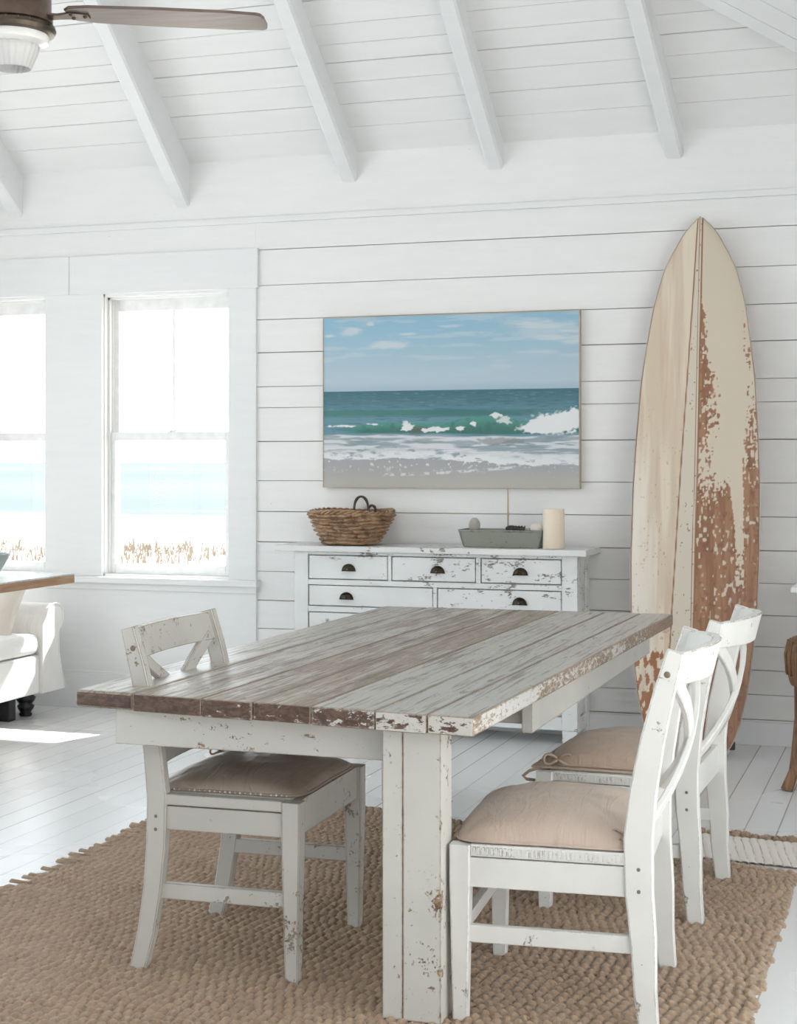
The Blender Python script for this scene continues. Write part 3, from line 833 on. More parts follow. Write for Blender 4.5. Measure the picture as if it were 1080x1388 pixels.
# carcass with stiles, rails and panelled sides
dbox(bm, DX0, -2.974, DY0, DY0 + .03, 0.07, .905); dbox(bm, -1.668, DX1, DY0, DY0 + .03, .07, .905)
for (z0, z1) in ((.889, .905), (.738, .765), (.602, .630), (.455, .480), (.288, .315), (.07, .135)): dbox(bm, -2.974, -1.668, DY0 + .002, DY0 + .03, z0, z1, .001)
dbox(bm, -2.548, -2.530, DY0 + .002, DY0 + .03, .765, .889, .001); dbox(bm, -2.095, -2.071, DY0 + .002, DY0 + .03, .765, .889, .001)
dbox(bm, -2.313, -2.293, DY0 + .002, DY0 + .03, .630, .738, .001)
dbox(bm, DX0 + .012, DX0 + .024, DY0 + .03, DY1, .05, .905, 0); dbox(bm, DX1 - .024, DX1 - .012, DY0 + .03, DY1, .05, .905, 0)
for xs in ((DX0, DX0 + .012), (DX1 - .012, DX1)):
    dbox(bm, *xs, DY0 + .03, DY0 + .07, .05, .905, .001); dbox(bm, *xs, DY1 - .05, DY1, .0, .905, .001)
    dbox(bm, *xs, DY0 + .07, DY1 - .05, .85, .905, .001); dbox(bm, *xs, DY0 + .07, DY1 - .05, .50, .555, .001); dbox(bm, *xs, DY0 + .07, DY1 - .05, .07, .13, .001)
dbox(bm, DX0 + .02, DX1 - .02, DY1 - .012, DY1, .05, .905, 0); dbox(bm, DX0 + .02, DX1 - .02, DY0 + .03, DY1, .07, .085, 0)
link('carcass', bm, M['dresser_paint'], t)
bm = fresh(); dbox(bm, -3.140, -1.542, DY0 - .035, DY1 + .02, .906, .936, .003)
for (a, b) in ((-3.14, -3.14),): pass
link('dresser_top', bm, M['dresser_top'], t)
for (xa, xb2, ya, yb2) in ((DX0, DX0 + .075, DY0, DY0 + .03), (DX1 - .075, DX1, DY0, DY0 + .03)):
    bm = fresh(); dbox(bm, xa, xb2, ya, yb2 + .03, 0, .07, .006); link('foot', bm, M['dresser_paint'], t)
def drawer(x0, x1, z0, z1, pulls):
    bm = fresh(); g = .003
    dbox(bm, x0 + g, x1 - g, DY0 + .004, DY0 + .024, z0 + g, z1 - g, .003)
    dbox(bm, x0 + .02, x1 - .02, DY0 + .024, DY1 - .03, z0 + .01, z1 - .02, 0)
    d = link('drawer', bm, M['dresser_paint'], t)
    for (px, pz) in pulls:
        b = fresh(); n = 14; rows_ = []
        W, Hh, Dp = .036, .034, .026
        for j in range(9):
            ph = (PI / 2) * j / 8
            ring = []
            for i in range(n + 1):
                th = PI * i / n
                ring.append(b.verts.new(T(px + W * math.cos(th) * math.cos(ph * .9) * 1.0, DY0 + .003 - Dp * math.sin(ph), pz - .010 + Hh * math.sin(th) * math.cos(ph * .75))))
            rows_.append(ring)
        for j in range(8):
            for i in range(n):
                f = b.faces.new((rows_[j][i], rows_[j][i + 1], rows_[j + 1][i + 1], rows_[j + 1][i])); f.smooth = True
        r_ = bmesh.ops.solidify(b, geom=b.faces[:], thickness=.0025)
        dbox(b, px - .038, px + .038, DY0 + .000, DY0 + .004, pz - .014, pz - .008, .001)
        link('cup_pull', b, M['pull'], d)
drawer(-2.972, -2.549, .766, .888, [(-2.756, .822)]); drawer(-2.529, -2.096, .766, .888, [(-2.290, .822)]); drawer(-2.070, -1.669, .766, .888, [(-1.872, .822)])
drawer(-2.972, -2.314, .631, .737, [(-2.768, .680)]); drawer(-2.292, -1.669, .631, .737, [(-1.876, .678)])
for (a, b) in ((.481, .601), (.316, .454), (.136, .287)): drawer(-2.972, -1.669, a, b, [(-2.70, (a + b) / 2), (-1.93, (a + b) / 2)])

# ------------------------------------------------------------------ basket
bt = thing('wicker_basket', 'round brown woven basket with twig handles on the left end of the dresser', 'basket', (-2.775, 7.490, .937))
nu, nv = 420, 90
TH, Vv = np.meshgrid(np.arange(nu) / nu * 2 * PI, np.linspace(0, 1, nv))
def bask(V_, TH_, off, rows_=8, seed=2):
    base = .118 + (.205 - .118) * V_ ** .8; zz = .158 * V_
    r = V_ * rows_; i = np.floor(r); f = r - i; nst = 11 + (i * 1.1)
    rp = np.random.RandomState(seed).rand(64)
    sk = TH_ / (2 * PI) * np.round(nst) * 1.0 + .5 * (i % 2) + rp[i.astype(int) % 64] * .3
    lump = np.sqrt(np.clip(1 - (2 * f - 1) ** 2, 0, 1)) * (.3 + .7 * np.abs(np.sin(PI * sk)) ** .6)
    irr = .7 + .6 * fbm(TH_ * 4, V_ * 9, 2, seed)
    return base + off * (.027 * lump * irr) , zz + .004 * np.sin(TH_ * 3 + V_ * 4) + .003 * np.sin(PI * sk) * .5
R_, Z_ = bask(Vv, TH, 1)
Vo = np.stack([R_ * np.cos(TH), R_ * np.sin(TH), Z_ + .004], -1)
R2, Z2 = bask(Vv[::-1], TH, -.35); Vi = np.stack([(R2 - .010) * np.cos(TH), (R2 - .010) * np.sin(TH), Z2 * .96 + .008], -1)
V3 = np.concatenate([Vo, Vi]).reshape(-1, 3)
grid_mesh('woven_bowl', V3, nu, nv * 2, M['wicker'], bt, wrap=True)
bm = fresh(); lathe(bm, [(0, .003), (.112, .003), (.118, .006), (.110, .014), (0, .014)], 40); link('base', bm, M['wicker'], bt, True)
bm = fresh()
for k in range(3):
    tube(bm, [((.207 + .008 * math.cos(a * 13 + k * 2.1)) * math.cos(a), (.207 + .008 * math.cos(a * 13 + k * 2.1)) * math.sin(a), .166 + .008 * math.sin(a * 13 + k * 2.1) + .005 * math.sin(3 * a)) for a in np.linspace(0, 2 * PI, 180)[:-1]], .0065, 7, closed=True)
link('rim', bm, M['wicker'], bt, True)
for (cx, cy, w, h, tw) in ((-.010, .165, .042, .085, .1), (.050, .16, .022, .040, .5)):
    bm = fresh()
    for k in range(2):
        tube(bm, [(cx + (w * math.cos(a)) * math.cos(tw) * .9 + .004 * k, cy + w * math.cos(a) * math.sin(tw) + .004 * math.sin(a * 5 + k * 3), .155 + h * math.sin(a) ** .7 if math.sin(a) > 0 else .155) for a in np.linspace(0.01, PI - .01, 16)], .006 - k * .001, 8)
    link('handle', bm, M['twig'], bt, True)

# ------------------------------------------------------------------ tray and what lies in it
tt = thing('zinc_tray', 'weathered grey oblong trough tray on the right half of the dresser', 'tray', (-1.982, 7.500, .937))
bm = fresh()
def ringr(hx, hy, z): return [bm.verts.new((sx * hx, sy * hy, z)) for (sx, sy) in ((-1, -1), (1, -1), (1, 1), (-1, 1))]
rs = [ringr(.186, .056, 0), ringr(.207, .074, .078), ringr(.212, .079, .080), ringr(.212, .079, .088), ringr(.200, .068, .088), ringr(.198, .066, .070)]
for i in range(len(rs) - 1):
    for k in range(4): bm.faces.new((rs[i][k], rs[i][(k + 1) % 4], rs[i + 1][(k + 1) % 4], rs[i + 1][k]))
bm.faces.new(rs[0]); bm.faces.new(rs[-1])
bmesh.ops.bevel(bm, geom=[e for e in bm.edges], offset=.0018, segments=2, affect='EDGES')
link('trough', bm, M['galv'], tt)
for sx in (-1, 1):
    bm = fresh(); tube(bm, [(sx * .187, -.0575, .006), (sx * .2075, -.0775, .082)], .0035, 8)
    link('corner_seam', bm, M['galv'], tt)
def blob(name, label, cat, loc, r, mat, seed=0, amp=.12, parent=None, rz=0):
    bm = fresh(); bmesh.ops.create_uvsphere(bm, u_segments=28, v_segments=18, radius=1)
    rr = random.Random(seed); k = [rr.uniform(1, 3) for _ in range(6)]
    for v in bm.verts:
        p = v.co; q = 1 + amp * (math.sin(p.x * k[0] + k[3]) * .5 + math.sin(p.y * k[1] * 1.5 + k[4]) * .3 + math.sin(p.z * k[2] + k[5]) * .4)
        v.co = Vector((p.x * r[0] * q, p.y * r[1] * q, p.z * r[2] * (1 if p.z < 0 else q)))
    mz = min(v.co.z for v in bm.verts)
    for v in bm.verts: v.co.z -= mz
    o = link(name, bm, mat, parent, True); o.location = loc; o.rotation_euler = (0, 0, rz)
    if label: tag(o, label, cat)
    return o
bz = .937 + .0705
blob('egg_stone', 'egg-shaped grey stone standing at the left end of the zinc tray', 'stone', (-2.130, 7.495, bz), (.027, .024, .036), M['stone'], 1, .10)
blob('white_pebble', 'rounded white stone at the right end of the tray beside the candle', 'stone', (-1.812, 7.480, bz), (.033, .028, .026), M['shell'], 2, .08)
sg_ = thing('smudge_bundle', 'dark wrapped bundle lying in the tray beside the white stone', 'bundle', (-1.905, 7.480, bz + .006))
bm = fresh(); tube(bm, [(-.062 + .012 * i, .002 * math.sin(i), .0155 + .002 * math.sin(i * .9)) for i in range(9)], [.008, .013, .015, .0155, .015, .0155, .014, .0125, .008], 12)
for i in range(6): tube(bm, [(-.045 + i * .015 + .004 * math.sin(a), .0155 * math.cos(a), .0155 + .0155 * math.sin(a)) for a in np.linspace(0, 2 * PI, 13)[:-1]], .0015, 5, closed=True)
link('wrapped_stems', bm, M['dark'], sg_, True)
bm = fresh(); tube(bm, [(.030, 0, .015), (.046, 0, .014), (.058, .002, .013)], [.006, .005, .007], 8); link('tip', bm, M['stone'], sg_, True)
bm = fresh(); tube(bm, [(0, 0, 0), (.001, 0, .10), (0, .001, .20), (-.001, 0, .232)], [.0040, .0038, .0034, .0026], 8)
o = link('incense_stick', bm, M['stick'], None, True); o.location = (-1.963, 7.505, bz); tag(o, 'thin upright brown stick standing in the middle of the zinc tray', 'stick')
ct = thing('pillar_candle', 'thick cream pillar candle at the right end of the dresser', 'candle', (-1.722, 7.455, .937))
bm = fresh(); lathe(bm, [(0, 0), (.050, 0), (.0525, .003), (.0525, .188), (.050, .192), (.046, .190), (.042, .184), (.012, .181), (0, .181)], 48); link('wax', bm, M['wax'], ct, True); autosmooth(ct.children[0], 50)
bm = fresh(); tube(bm, [(0, 0, .180), (.001, 0, .187), (.003, 0, .1905)], .0012, 6); link('wick', bm, M['dark'], ct, True)

# ------------------------------------------------------------------ seascape canvas
pt = thing('seascape_canvas', 'wide framed seascape photo of breaking green wave hanging above the dresser', 'picture', (-2.321, WY - .012, 1.222))
PW, PH = 1.362, .886
nu, nv = 620, 404
U, Vv = np.meshgrid(np.linspace(0, 1, nu), np.linspace(1, 0, nv))   # Vv: 1 at the top row
D = 1 - Vv                                                          # 0 top .. 1 bottom
def mixc(a, b, m): return a * (1 - m[..., None]) + b * m[..., None]
ones = np.ones_like(U)[..., None]
sky = mixc(ones * L(146, 192, 216), ones * L(186, 207, 219), sm(0, .43, D))
sky = mixc(sky, ones * L(150, 180, 200), sm(.38, .435, D) * .5)
c1 = sm(.50, .75, fbm(U * 5 + 1, D * 26, 5, 31)) * sm(.45, .85, U) * sm(.02, .08, D) * sm(.30, .12, D)
c2 = sm(.55, .72, fbm(U * 7, D * 40, 5, 33)) * .45 * sm(.42, .25, D)
def ell(cx, cy, rx, ry, s): return sm(1.25, .35, np.sqrt(((U - cx) / rx) ** 2 + ((D - cy) / ry) ** 2) + (fbm(U * 26, D * 40, 3, s) - .5) * .9)
cl_ = np.clip(c1 + c2 + ell(.275, .165, .080, .030, 1) + ell(.11, .085, .05, .028, 2) + ell(.02, .105, .03, .012, 3) + ell(.19, .038, .016, .012, 4) + ell(.34, .105, .035, .009, 5) + ell(.55, .11, .09, .012, 6) * .6 + ell(.88, .10, .20, .050, 7) * .6 + ell(.50, .065, .05, .010, 8) * .7, 0, 1)
sky = mixc(sky, ones * L(214, 222, 226), cl_ * .8)
hz = .435
sea = mixc(ones * L(46, 108, 124), ones * L(96, 146, 162), sm(hz, .62, D))
rip = fbm(U * 22, D * 170, 4, 41); sea = mixc(sea, ones * L(34, 92, 110), sm(.5, .75, rip) * .55); sea = mixc(sea, ones * L(120, 160, 170), sm(.62, .8, fbm(U * 30, D * 200, 3, 45)) * .35)
w1 = sm(.545, .552, D) * sm(.598, .572, D) * sm(.9, .35, np.abs(U - .22) + .25 * fbm(U * 4, D * 4, 2, 3)); sea = mixc(sea, ones * L(44, 120, 112), w1 * .85)
w1b = sm(.548, .556, D + .006 * np.sin(U * 15)) * sm(.60, .578, D) * sm(.32, .5, U) * sm(.95, .7, U); sea = mixc(sea, ones * L(38, 108, 112), w1b * .7)
crest = .625 - .035 * np.exp(-((U - .66) / .16) ** 2) + .006 * np.sin(U * 17) + .004 * np.sin(U * 43)
foot = .688 + .012 * np.exp(-((U - .72) / .2) ** 2)
wave = sm(0, .008, D - crest) * sm(0, .010, foot - D) * sm(.05, .18, U)
wg = (D - crest) / (foot - crest)
wc = mixc(ones * L(70, 152, 136), ones * L(40, 112, 104), sm(0, .8, wg)); wc = mixc(wc, ones * L(26, 92, 88), sm(.5, .8, fbm(U * 50, D * 30, 3, 51)) * .5)
sea = mixc(sea, wc, wave)
rock = ell(.385, .668, .055, .022, 9) ; sea = mixc(sea, ones * L(88, 92, 82), np.clip(rock, 0, 1) * .8)
WU = U + .012 * (fbm(U * 31 + 3, D * 23, 3, 201) - .5); WD = D + .010 * (fbm(U * 27, D * 29 + 5, 3, 203) - .5)
def foam(cx, cy, rx, ry, s): return sm(1.2, .75, np.sqrt(((WU - cx) / rx) ** 2 + ((WD - cy) / ry) ** 2) + (fbm(WU * 61 + WD * 37, WD * 58 - WU * 29, 5, s) - .5) * (1.7 if rx < .08 else 1.0))
fm = np.clip(foam(.915, .632, .105, .055, 61) + foam(.86, .66, .09, .03, 62) + foam(.97, .62, .05, .06, 63) + foam(.335, .645, .022, .03, 64) + foam(.69, .585, .020, .012, 65) + foam(.45, .665, .05, .014, 66) + foam(.20, .632, .03, .005, 67) + foam(.08, .640, .05, .006, 68) + foam(.60, .632, .014, .012, 69) + foam(.545, .66, .02, .012, 70) + foam(.72, .61, .03, .02, 71) * .8, 0, 1)
# wash in front of the wave
wash = mixc(ones * L(150, 168, 178), ones * L(222, 226, 230), sm(.36, .56, fbm(U * 9 + fbm(U * 6, D * 30, 2, 8) * 2, D * 60, 5, 71)))
wash = mixc(wash, ones * L(128, 150, 158), sm(.55, .68, fbm(U * 7, D * 46, 4, 75)) * .7)
sea = mixc(sea, wash, sm(0, .012, D - foot + .004 * np.sin(U * 30)))
sea = mixc(sea, ones * L(132, 138, 136), foam(.70, .735, .09, .022, 90) * .7)
shore = .822 + .050 * U + .010 * np.sin(U * 9 + 1) + .016 * (fbm(U * 30, U * 0 + 3, 4, 77) - .5)
band = sm(-.085, -.02, D - shore) * sm(.008, .0, D - shore) * sm(.30, .50, fbm(U * 34, D * 60, 4, 81)); fm = np.clip(fm + band, 0, 1)
sea = mixc(sea, ones * L(238, 240, 242), fm)
sand = mixc(ones * L(176, 176, 178), ones * L(190, 187, 181), sm(shore * 0 + .87, .99, D))
sand = mixc(sand, ones * L(168, 172, 178), sm(.05, 0, D - shore) * .6)
l2 = .905 - .03 * U + .03 * np.sin(U * 3.3 + .6); ln = sm(.012, .003, np.abs(D - l2)) * sm(.45, .6, fbm(U * 50, D * 60, 3, 83)); sand = mixc(sand, ones * L(232, 232, 232), ln * sm(.12, .3, U) * .9)
sp_ = sm(.70, .76, fbm(U * 90, D * 60, 2, 85)) * sm(.93, .86, D); sand = mixc(sand, ones * L(226, 226, 226), sp_)
img = np.where((D < hz)[..., None], sky, np.where((D < shore)[..., None], sea, sand))
V3 = np.stack([(U - .5) * (PW - .008), np.full_like(U, -.0355), Vv * (PH - .008) + .004], -1).reshape(-1, 3)
img = (img * .95 + .05 * L(205, 208, 208)) * .88
grid_mesh('printed_seascape', V3, nu, nv, M['print'], pt, img.reshape(-1, 3), smooth=False)
bm = fresh(); box(bm, -PW / 2 + .003, PW / 2 - .003, -.035, -.002, .003, PH - .003); link('canvas_backing', bm, M['frame_side'], pt)
bm = fresh(); e = .004
box(bm, -PW / 2, PW / 2, -.039, 0, PH - e, PH, .0008); box(bm, -PW / 2, PW / 2, -.039, 0, 0, e, .0008)
box(bm, -PW / 2, -PW / 2 + e, -.039, 0, e, PH - e, .0008); box(bm, PW / 2 - e, PW / 2, -.039, 0, e, PH - e, .0008)
link('slim_frame', bm, M['frame_wood'], pt)

# ------------------------------------------------------------------ surfboard
lean = math.atan2(.36, 2.535); BL = math.hypot(2.526, .36)
st_ = thing('surfboard', 'tall old longboard with peeling cream paint over brown leaning on the white wall', 'surfboard', (-1.040, 7.275, .0))
st_.rotation_euler = (-lean, 0, 0)
zz = np.array([0, .012, .046, .146, .277, .41, .686, .891, 1.238, 1.416, 1.735, 1.898, 2.093, 2.269, 2.388, 2.471, 2.504, 2.526]) * BL / 2.526
hw_ = np.array([.02, .12, .180, .218, .248, .267, .291, .297, .295, .288, .268, .247, .217, .170, .112, .060, .028, .0])
def halfw(z):
    # smooth interpolation of the outline
    return np.sqrt(np.interp(z, zz, hw_ ** 2))
nu, nv = 150, 900
tpar = np.linspace(0, 1, nv); zl = BL * (1 - (1 - np.clip(tpar, 0, 1)) ** 1.35) ; zl = np.maximum(zl, 0)
hwz = halfw(zl); ker = np.ones(15) / 15.; hs = np.convolve(np.pad(hwz, 7, 'edge'), ker, 'valid'); hs[:12] = hwz[:12]; hs[-30:] = hwz[-30:]
hs[-30:] = np.minimum(hs[-30:], np.sqrt(np.clip((BL - zl[-30:]) * .05, 0, 1)) + .4 * hwz[-30:])
U, ZZ = np.meshgrid(np.linspace(-1, 1, nu), zl); HW = np.repeat(hs[:, None], nu, 1)
Xl = U * HW * .985
crown = -.030 * (1 - U ** 2 * .75)
Yl = -.0 + crown - .004
# colours of the deck
bx = Xl; A = L(205, 190, 168) ; cream = L(208, 200, 178); brown = L(156, 104, 70)
Lc = mixc(ones[:1, :1] * np.ones((nv, nu, 1)) * L(204, 188, 167), np.ones((nv, nu, 1)) * L(216, 204, 184), sm(.35, .65, fbm(bx * 30, ZZ * 2.5, 4, 101)))
Lc = mixc(Lc, np.ones((nv, nu, 1)) * L(196, 170, 148), sm(.5, .7, fbm(bx * 50, ZZ * 1.6, 4, 103)) * .5)
Lc = mixc(Lc, np.ones((nv, nu, 1)) * L(222, 214, 202), sm(.55, .9, -U + .3 * (fbm(bx * 40, ZZ * 4, 3, 104) - .5)) * sm(1.6, 1.1, ZZ) * sm(.3, .6, ZZ))
spk = sm(.80, .84, fbm(bx * 130, ZZ * 60, 2, 105)) * sm(1.9, 1.3, ZZ); Lc = mixc(Lc, np.ones((nv, nu, 1)) * L(170, 120, 92), spk * .6)
chipL = sm(.50, .54, fbm(bx * 60, ZZ * 26, 4, 107) + .16 * sm(.55, .25, ZZ) - .10 - .4 * sm(.5, .75, ZZ)); Lc = mixc(Lc, np.ones((nv, nu, 1)) * brown, chipL * sm(.25, .5, -U) * sm(.62, .5, ZZ))
Mid = np.ones((nv, nu, 1)) * L(206, 197, 181); Mid = mixc(Mid, np.ones((nv, nu, 1)) * L(150, 110, 84), sm(.80, .83, fbm(bx * 100, ZZ * 70, 2, 109)))
# right side: cream paint worn through to brown
h = ZZ / BL; uu = np.clip(bx / .297, 0, 1)
cell = .42 * vnoise(bx * 150, ZZ * 62, 111) + .30 * vnoise(bx * 75, ZZ * 130, 113) + .28 * fbm(bx * 60, ZZ * 16, 3, 115)
# wornness map: along the stringer, down the rail, and everywhere low down
wS = sm(.15 + .95 * sm(.92, .30, h), 0.0, uu - .04) * sm(.93, .80, h)
wR = sm(.30, .0, 1 - uu / np.maximum(HW / .297, .1)) * sm(.95, .55, h) * .8
wB = sm(.53, .36, h + .02 * np.sin(uu * 9))
strip = sm(.11, .05, np.abs(uu - (.62 + .10 * sm(.6, .3, h)))) * sm(.26, .33, h) * sm(.75, .5, h)
blotch = .46 * sm(.45, .7, fbm(bx * 26, ZZ * 3.2, 3, 121)) * sm(.90, .75, h) * sm(.35, .6, uu)
worn_ = np.clip(.10 + .62 * wS + .42 * wR + .85 * wB + blotch - .75 * strip - .25 * sm(.35, .55, fbm(bx * 9, ZZ * 3, 2, 131)) * (1 - wB), -.2, 1.1)
mk = sm(.0, .05, worn_ - cell * 1.02 + .02)
dots = sm(.74, .80, vnoise(bx * 110, ZZ * 48, 133)) * sm(.15, .3, h)
mk = mk * (1 - dots * sm(.55, .3, vnoise(bx * 12, ZZ * 5, 135) - .1) * .95)
br = mixc(np.ones((nv, nu, 1)) * L(140, 99, 73), np.ones((nv, nu, 1)) * L(160, 119, 90), sm(.35, .65, fbm(bx * 60, ZZ * 4, 4, 137)))
br = mixc(br, np.ones((nv, nu, 1)) * L(116, 78, 56), sm(.62, .72, fbm(bx * 60, ZZ * 40, 3, 139)) * .6)
Rc = mixc(np.ones((nv, nu, 1)) * L(206, 194, 175), br, mk)
lx = np.interp(h[:, 0], [0, .25, .5, .85, 1], [-.116, -.096, -.070, -.026, -.010])[:, None]; rx = np.interp(h[:, 0], [0, .5, 1], [.002, .010, .012])[:, None]
colr = np.where((bx < lx)[..., None], Lc, np.where((bx < rx)[..., None], Mid, Rc))
for (cx, w) in ((lx, .0042), (rx, .0050), (rx - .013, .0024)):
    q = sm(w, w * .5, np.abs(bx - cx)); colr = mixc(colr, np.ones((nv, nu, 1)) * L(140, 100, 66), q)
V3 = np.stack([Xl, Yl, ZZ], -1).reshape(-1, 3)
grid_mesh('deck', V3, nu, nv, M['board_deck'], st_, colr.reshape(-1, 3))
# rails and bottom as one shell
ns = 24; ring = []; idx = list(range(0, nv, 9)) + [nv - 1]
bm = fresh(); prev = None
for j in idx:
    h_ = max(hs[j], .0008); z = zl[j]; cur = []
    for k in range(ns + 1):
        a = PI * k / ns              # from right deck edge round the bottom to the left deck edge
        x = math.cos(a); y = math.sin(a)
        xx = (abs(x) ** .55) * (1 if x > 0 else -1) * h_
        yy = -.0115 + .052 * (abs(y) ** .8) * min(1, h_ / .09)
        cur.append(bm.verts.new((xx, yy, z)))
    if prev:
        for k in range(ns):
            f = bm.faces.new((prev[k], prev[k + 1], cur[k + 1], cur[k])); f.smooth = True
    prev = cur
link('rail_and_bottom', bm, M['rail'], st_, True)
bm = fresh(); tube(bm, [(hs[int(j)] * sgn, -.0115, zl[int(j)]) for sgn in (1,) for j in np.linspace(4, nv - 1, 160)], [.0025 if j else .0025 for j in range(160)], 6)
tube(bm, [(-hs[int(j)], -.0115, zl[int(j)]) for j in np.linspace(4, nv - 1, 160)], .0025, 6)
link('rail_line', bm, M['cushion_beige'], st_, True)
bm = fresh(); box(bm, .168, .200, -.01, .012, .045, .085, .006); link('leash_plug', bm, M['dark'], st_)

# ------------------------------------------------------------------ sofa by the left wall (faces +X)
sf = thing('slipcover_sofa', 'white slipcovered sofa with rolled arm and black turned feet beneath the windows', 'sofa', (-5.05, 6.2, 0))
def S_(x, y, z): return (x + 5.05, y - 6.2, z)
FX = -4.425; AY0, AY1 = 7.24, 7.46
bm = fresh(); box(bm, -5.62 + 5.05, FX + 5.05, 5.0 - 6.2, AY0 - 6.2, .14, .345, .02, seg=3); link('skirted_base', bm, M['slip'], sf)
# far arm: rolled top, flared skirt
def arm(ya, yb, nm):
    bm = fresh(); prof = []
    yc = (ya + yb) / 2 + .02
    pts = [(ya, .14), (ya, .50)] + [(yc - .005 + .085 * math.cos(a), .53 + .075 * math.sin(a)) for a in np.linspace(PI * .95, -PI * .35, 14)] + [(yb - .06, .44), (yb - .055, .34), (yb - .03, .24), (yb + .015, .14)]
    rings = []
    for (x, g, dz) in ((-5.62, 0, 0), (-4.50, 0, 0), (FX - .01, 0, 0), (FX + .012, -.008, 0)):
        rings.append([bm.verts.new(S_(x, yc + (y - yc) * (1 + g), z if z > .11 else z)) for (y, z) in pts])
    for i in range(3):
        for k in range(len(pts)):
            k2 = (k + 1) % len(pts); bm.faces.new((rings[i][k], rings[i][k2], rings[i + 1][k2], rings[i + 1][k]))
    bm.faces.new(rings[0]); bm.faces.new(rings[-1])
    o = link(nm, bm, M['slip'], sf); autosmooth(o, 50)
    b = fresh(); tube(b, [S_(FX + .013, y, z) for (y, z) in pts], .004, 6); link('piping', b, M['slip'], o, True)
arm(AY0, AY1, 'arm'); 
def rbox(name, x0, x1, y0, y1, z0, z1, r, mat, puff=0.):
    bm = fresh(); box(bm, x0 + 5.05, x1 + 5.05, y0 - 6.2, y1 - 6.2, z0, z1, r, seg=5)
    bmesh.ops.subdivide_edges(bm, edges=bm.edges[:], cuts=3, use_grid_fill=True)
    cx, cy, cz = (x0 + x1) / 2 + 5.05, (y0 + y1) / 2 - 6.2, (z0 + z1) / 2
    for v in bm.verts:
        a = 1 - ((v.co.x - cx) / ((x1 - x0) / 2)) ** 2; b = 1 - ((v.co.y - cy) / ((y1 - y0) / 2)) ** 2
        if v.co.z > cz: v.co.z += puff * max(a, 0) * max(b, 0)
    o = link(name, bm, mat, sf, True); autosmooth(o, 60); return o
rbox('seat_cushion', -5.45, FX + .005, 6.30, AY0 - .004, .348, .455, .045, M['slip'], .03)
rbox('seat_cushion', -5.45, FX + .005, 5.40, 6.295, .348, .455, .045, M['slip'], .03)
rbox('backrest', -5.62, -5.42, 5.0, AY0, .335, .80, .07, M['slip'])
for (x, y) in ((-4.575, 7.34), (-4.575, 5.05)):
    bm = fresh(); lathe(bm, [(0, 0), (.030, 0), (.036, .010), (.028, .022), (.042, .040), (.046, .055), (.034, .066), (.048, .084), (.054, .100), (.040, .112), (.056, .130), (.056, .142), (0, .142)], 24, S_(x, y, 0)); link('turned_foot', bm, M['black'], sf, True)
for (x, y) in ((-4.585, 7.165), (-5.5, 7.1), (-5.5, 5.1)):
    bm = fresh(); box(bm, x - .04 + 5.05, x + .04 + 5.05, y - .035 - 6.2, y + .035 - 6.2, 0, .141, .008); link('block_foot', bm, M['black'], sf)
# pillow propped in the corner
def pillow(name, label, loc, rot, sx, sz, th, mat):
    n = 30; us = np.linspace(-1, 1, n); U_, V_ = np.meshgrid(us, us)
    pr = ((1 - U_ ** 4) * (1 - V_ ** 4)) ** .55; cor = 1 + .06 * np.abs(U_ * V_) ** 2
    X = U_ * sx * cor * (1 - .07 * (1 - np.abs(U_) * 0) * (V_ ** 2 - 1) * 0); Zt = V_ * sz * cor
    Yt = th * pr + .01 * (fbm(U_ * 3 + 3, V_ * 3 + 3, 3, 5) - .5)
    a = np.stack([X, -Yt, Zt], -1).reshape(-1, 3); b = np.stack([X, Yt, Zt], -1)[:, ::-1].reshape(-1, 3)
    bm = fresh(); va = [bm.verts.new(p) for p in a]; vb = [bm.verts.new(p) for p in b]
    for vs in (va, vb):
        for j in range(n - 1):
            for i in range(n - 1): bm.faces.new((vs[j * n + i], vs[j * n + i + 1], vs[(j + 1) * n + i + 1], vs[(j + 1) * n + i]))
    bmesh.ops.remove_doubles(bm, verts=bm.verts, dist=.0025)
    o = link(name, bm, mat, None, True); o.location = loc; o.rotation_euler = rot; tag(o, label, 'pillow'); return o
pillow('throw_pillow', 'plump cream pillow leaning against the rolled sofa arm', (-4.665, 7.075, .625), (math.radians(-16), math.radians(14), math.radians(14)), .19, .175, .07, M['pillow'])

# ------------------------------------------------------------------ plank side table at the left edge
h_ = .85
pt2 = thing('plank_table', 'tall white-topped plank table with honey wood edge at the left of the room', 'table', (-4.1, 6.0, 0))
bm = fresh(); box(bm, -.44, .44, -.62, .28, h_ - .040, h_ - .004, .004); link('wooden_slab', bm, M['ply'], pt2)
bm = fresh()
for i in range(5): box(bm, -.44 + i * .176 + .001, -.44 + (i + 1) * .176 - .001, -.62, .28, h_ - .004, h_ + .003, .001)
link('painted_planks', bm, M['dresser_top'], pt2)
bm = fresh(); box(bm, -.27, -.19, -.50, -.42, 0, h_ - .04, .004); box(bm, -.27, -.19, .12, .20, 0, h_ - .04, .004); box(bm, -.25, -.21, -.42, .12, .18, .24, .003)
box(bm, -.34, .30, -.20, -.12, h_ - .12, h_ - .04, .004); link('trestle', bm, M['chair_paint2'], pt2)
gb = thing('glass_bowl', 'pale teal glass bowl on the plank table at the left edge', 'bowl', (-3.965, 6.05, h_ + .003))
bm = fresh(); lathe(bm, [(0, 0), (.045, 0), (.050, .006), (.075, .05), (.105, .095), (.101, .096), (.070, .052), (.044, .012), (0, .010)], 40); link('bowl_wall', bm, M['teal'], gb, True)

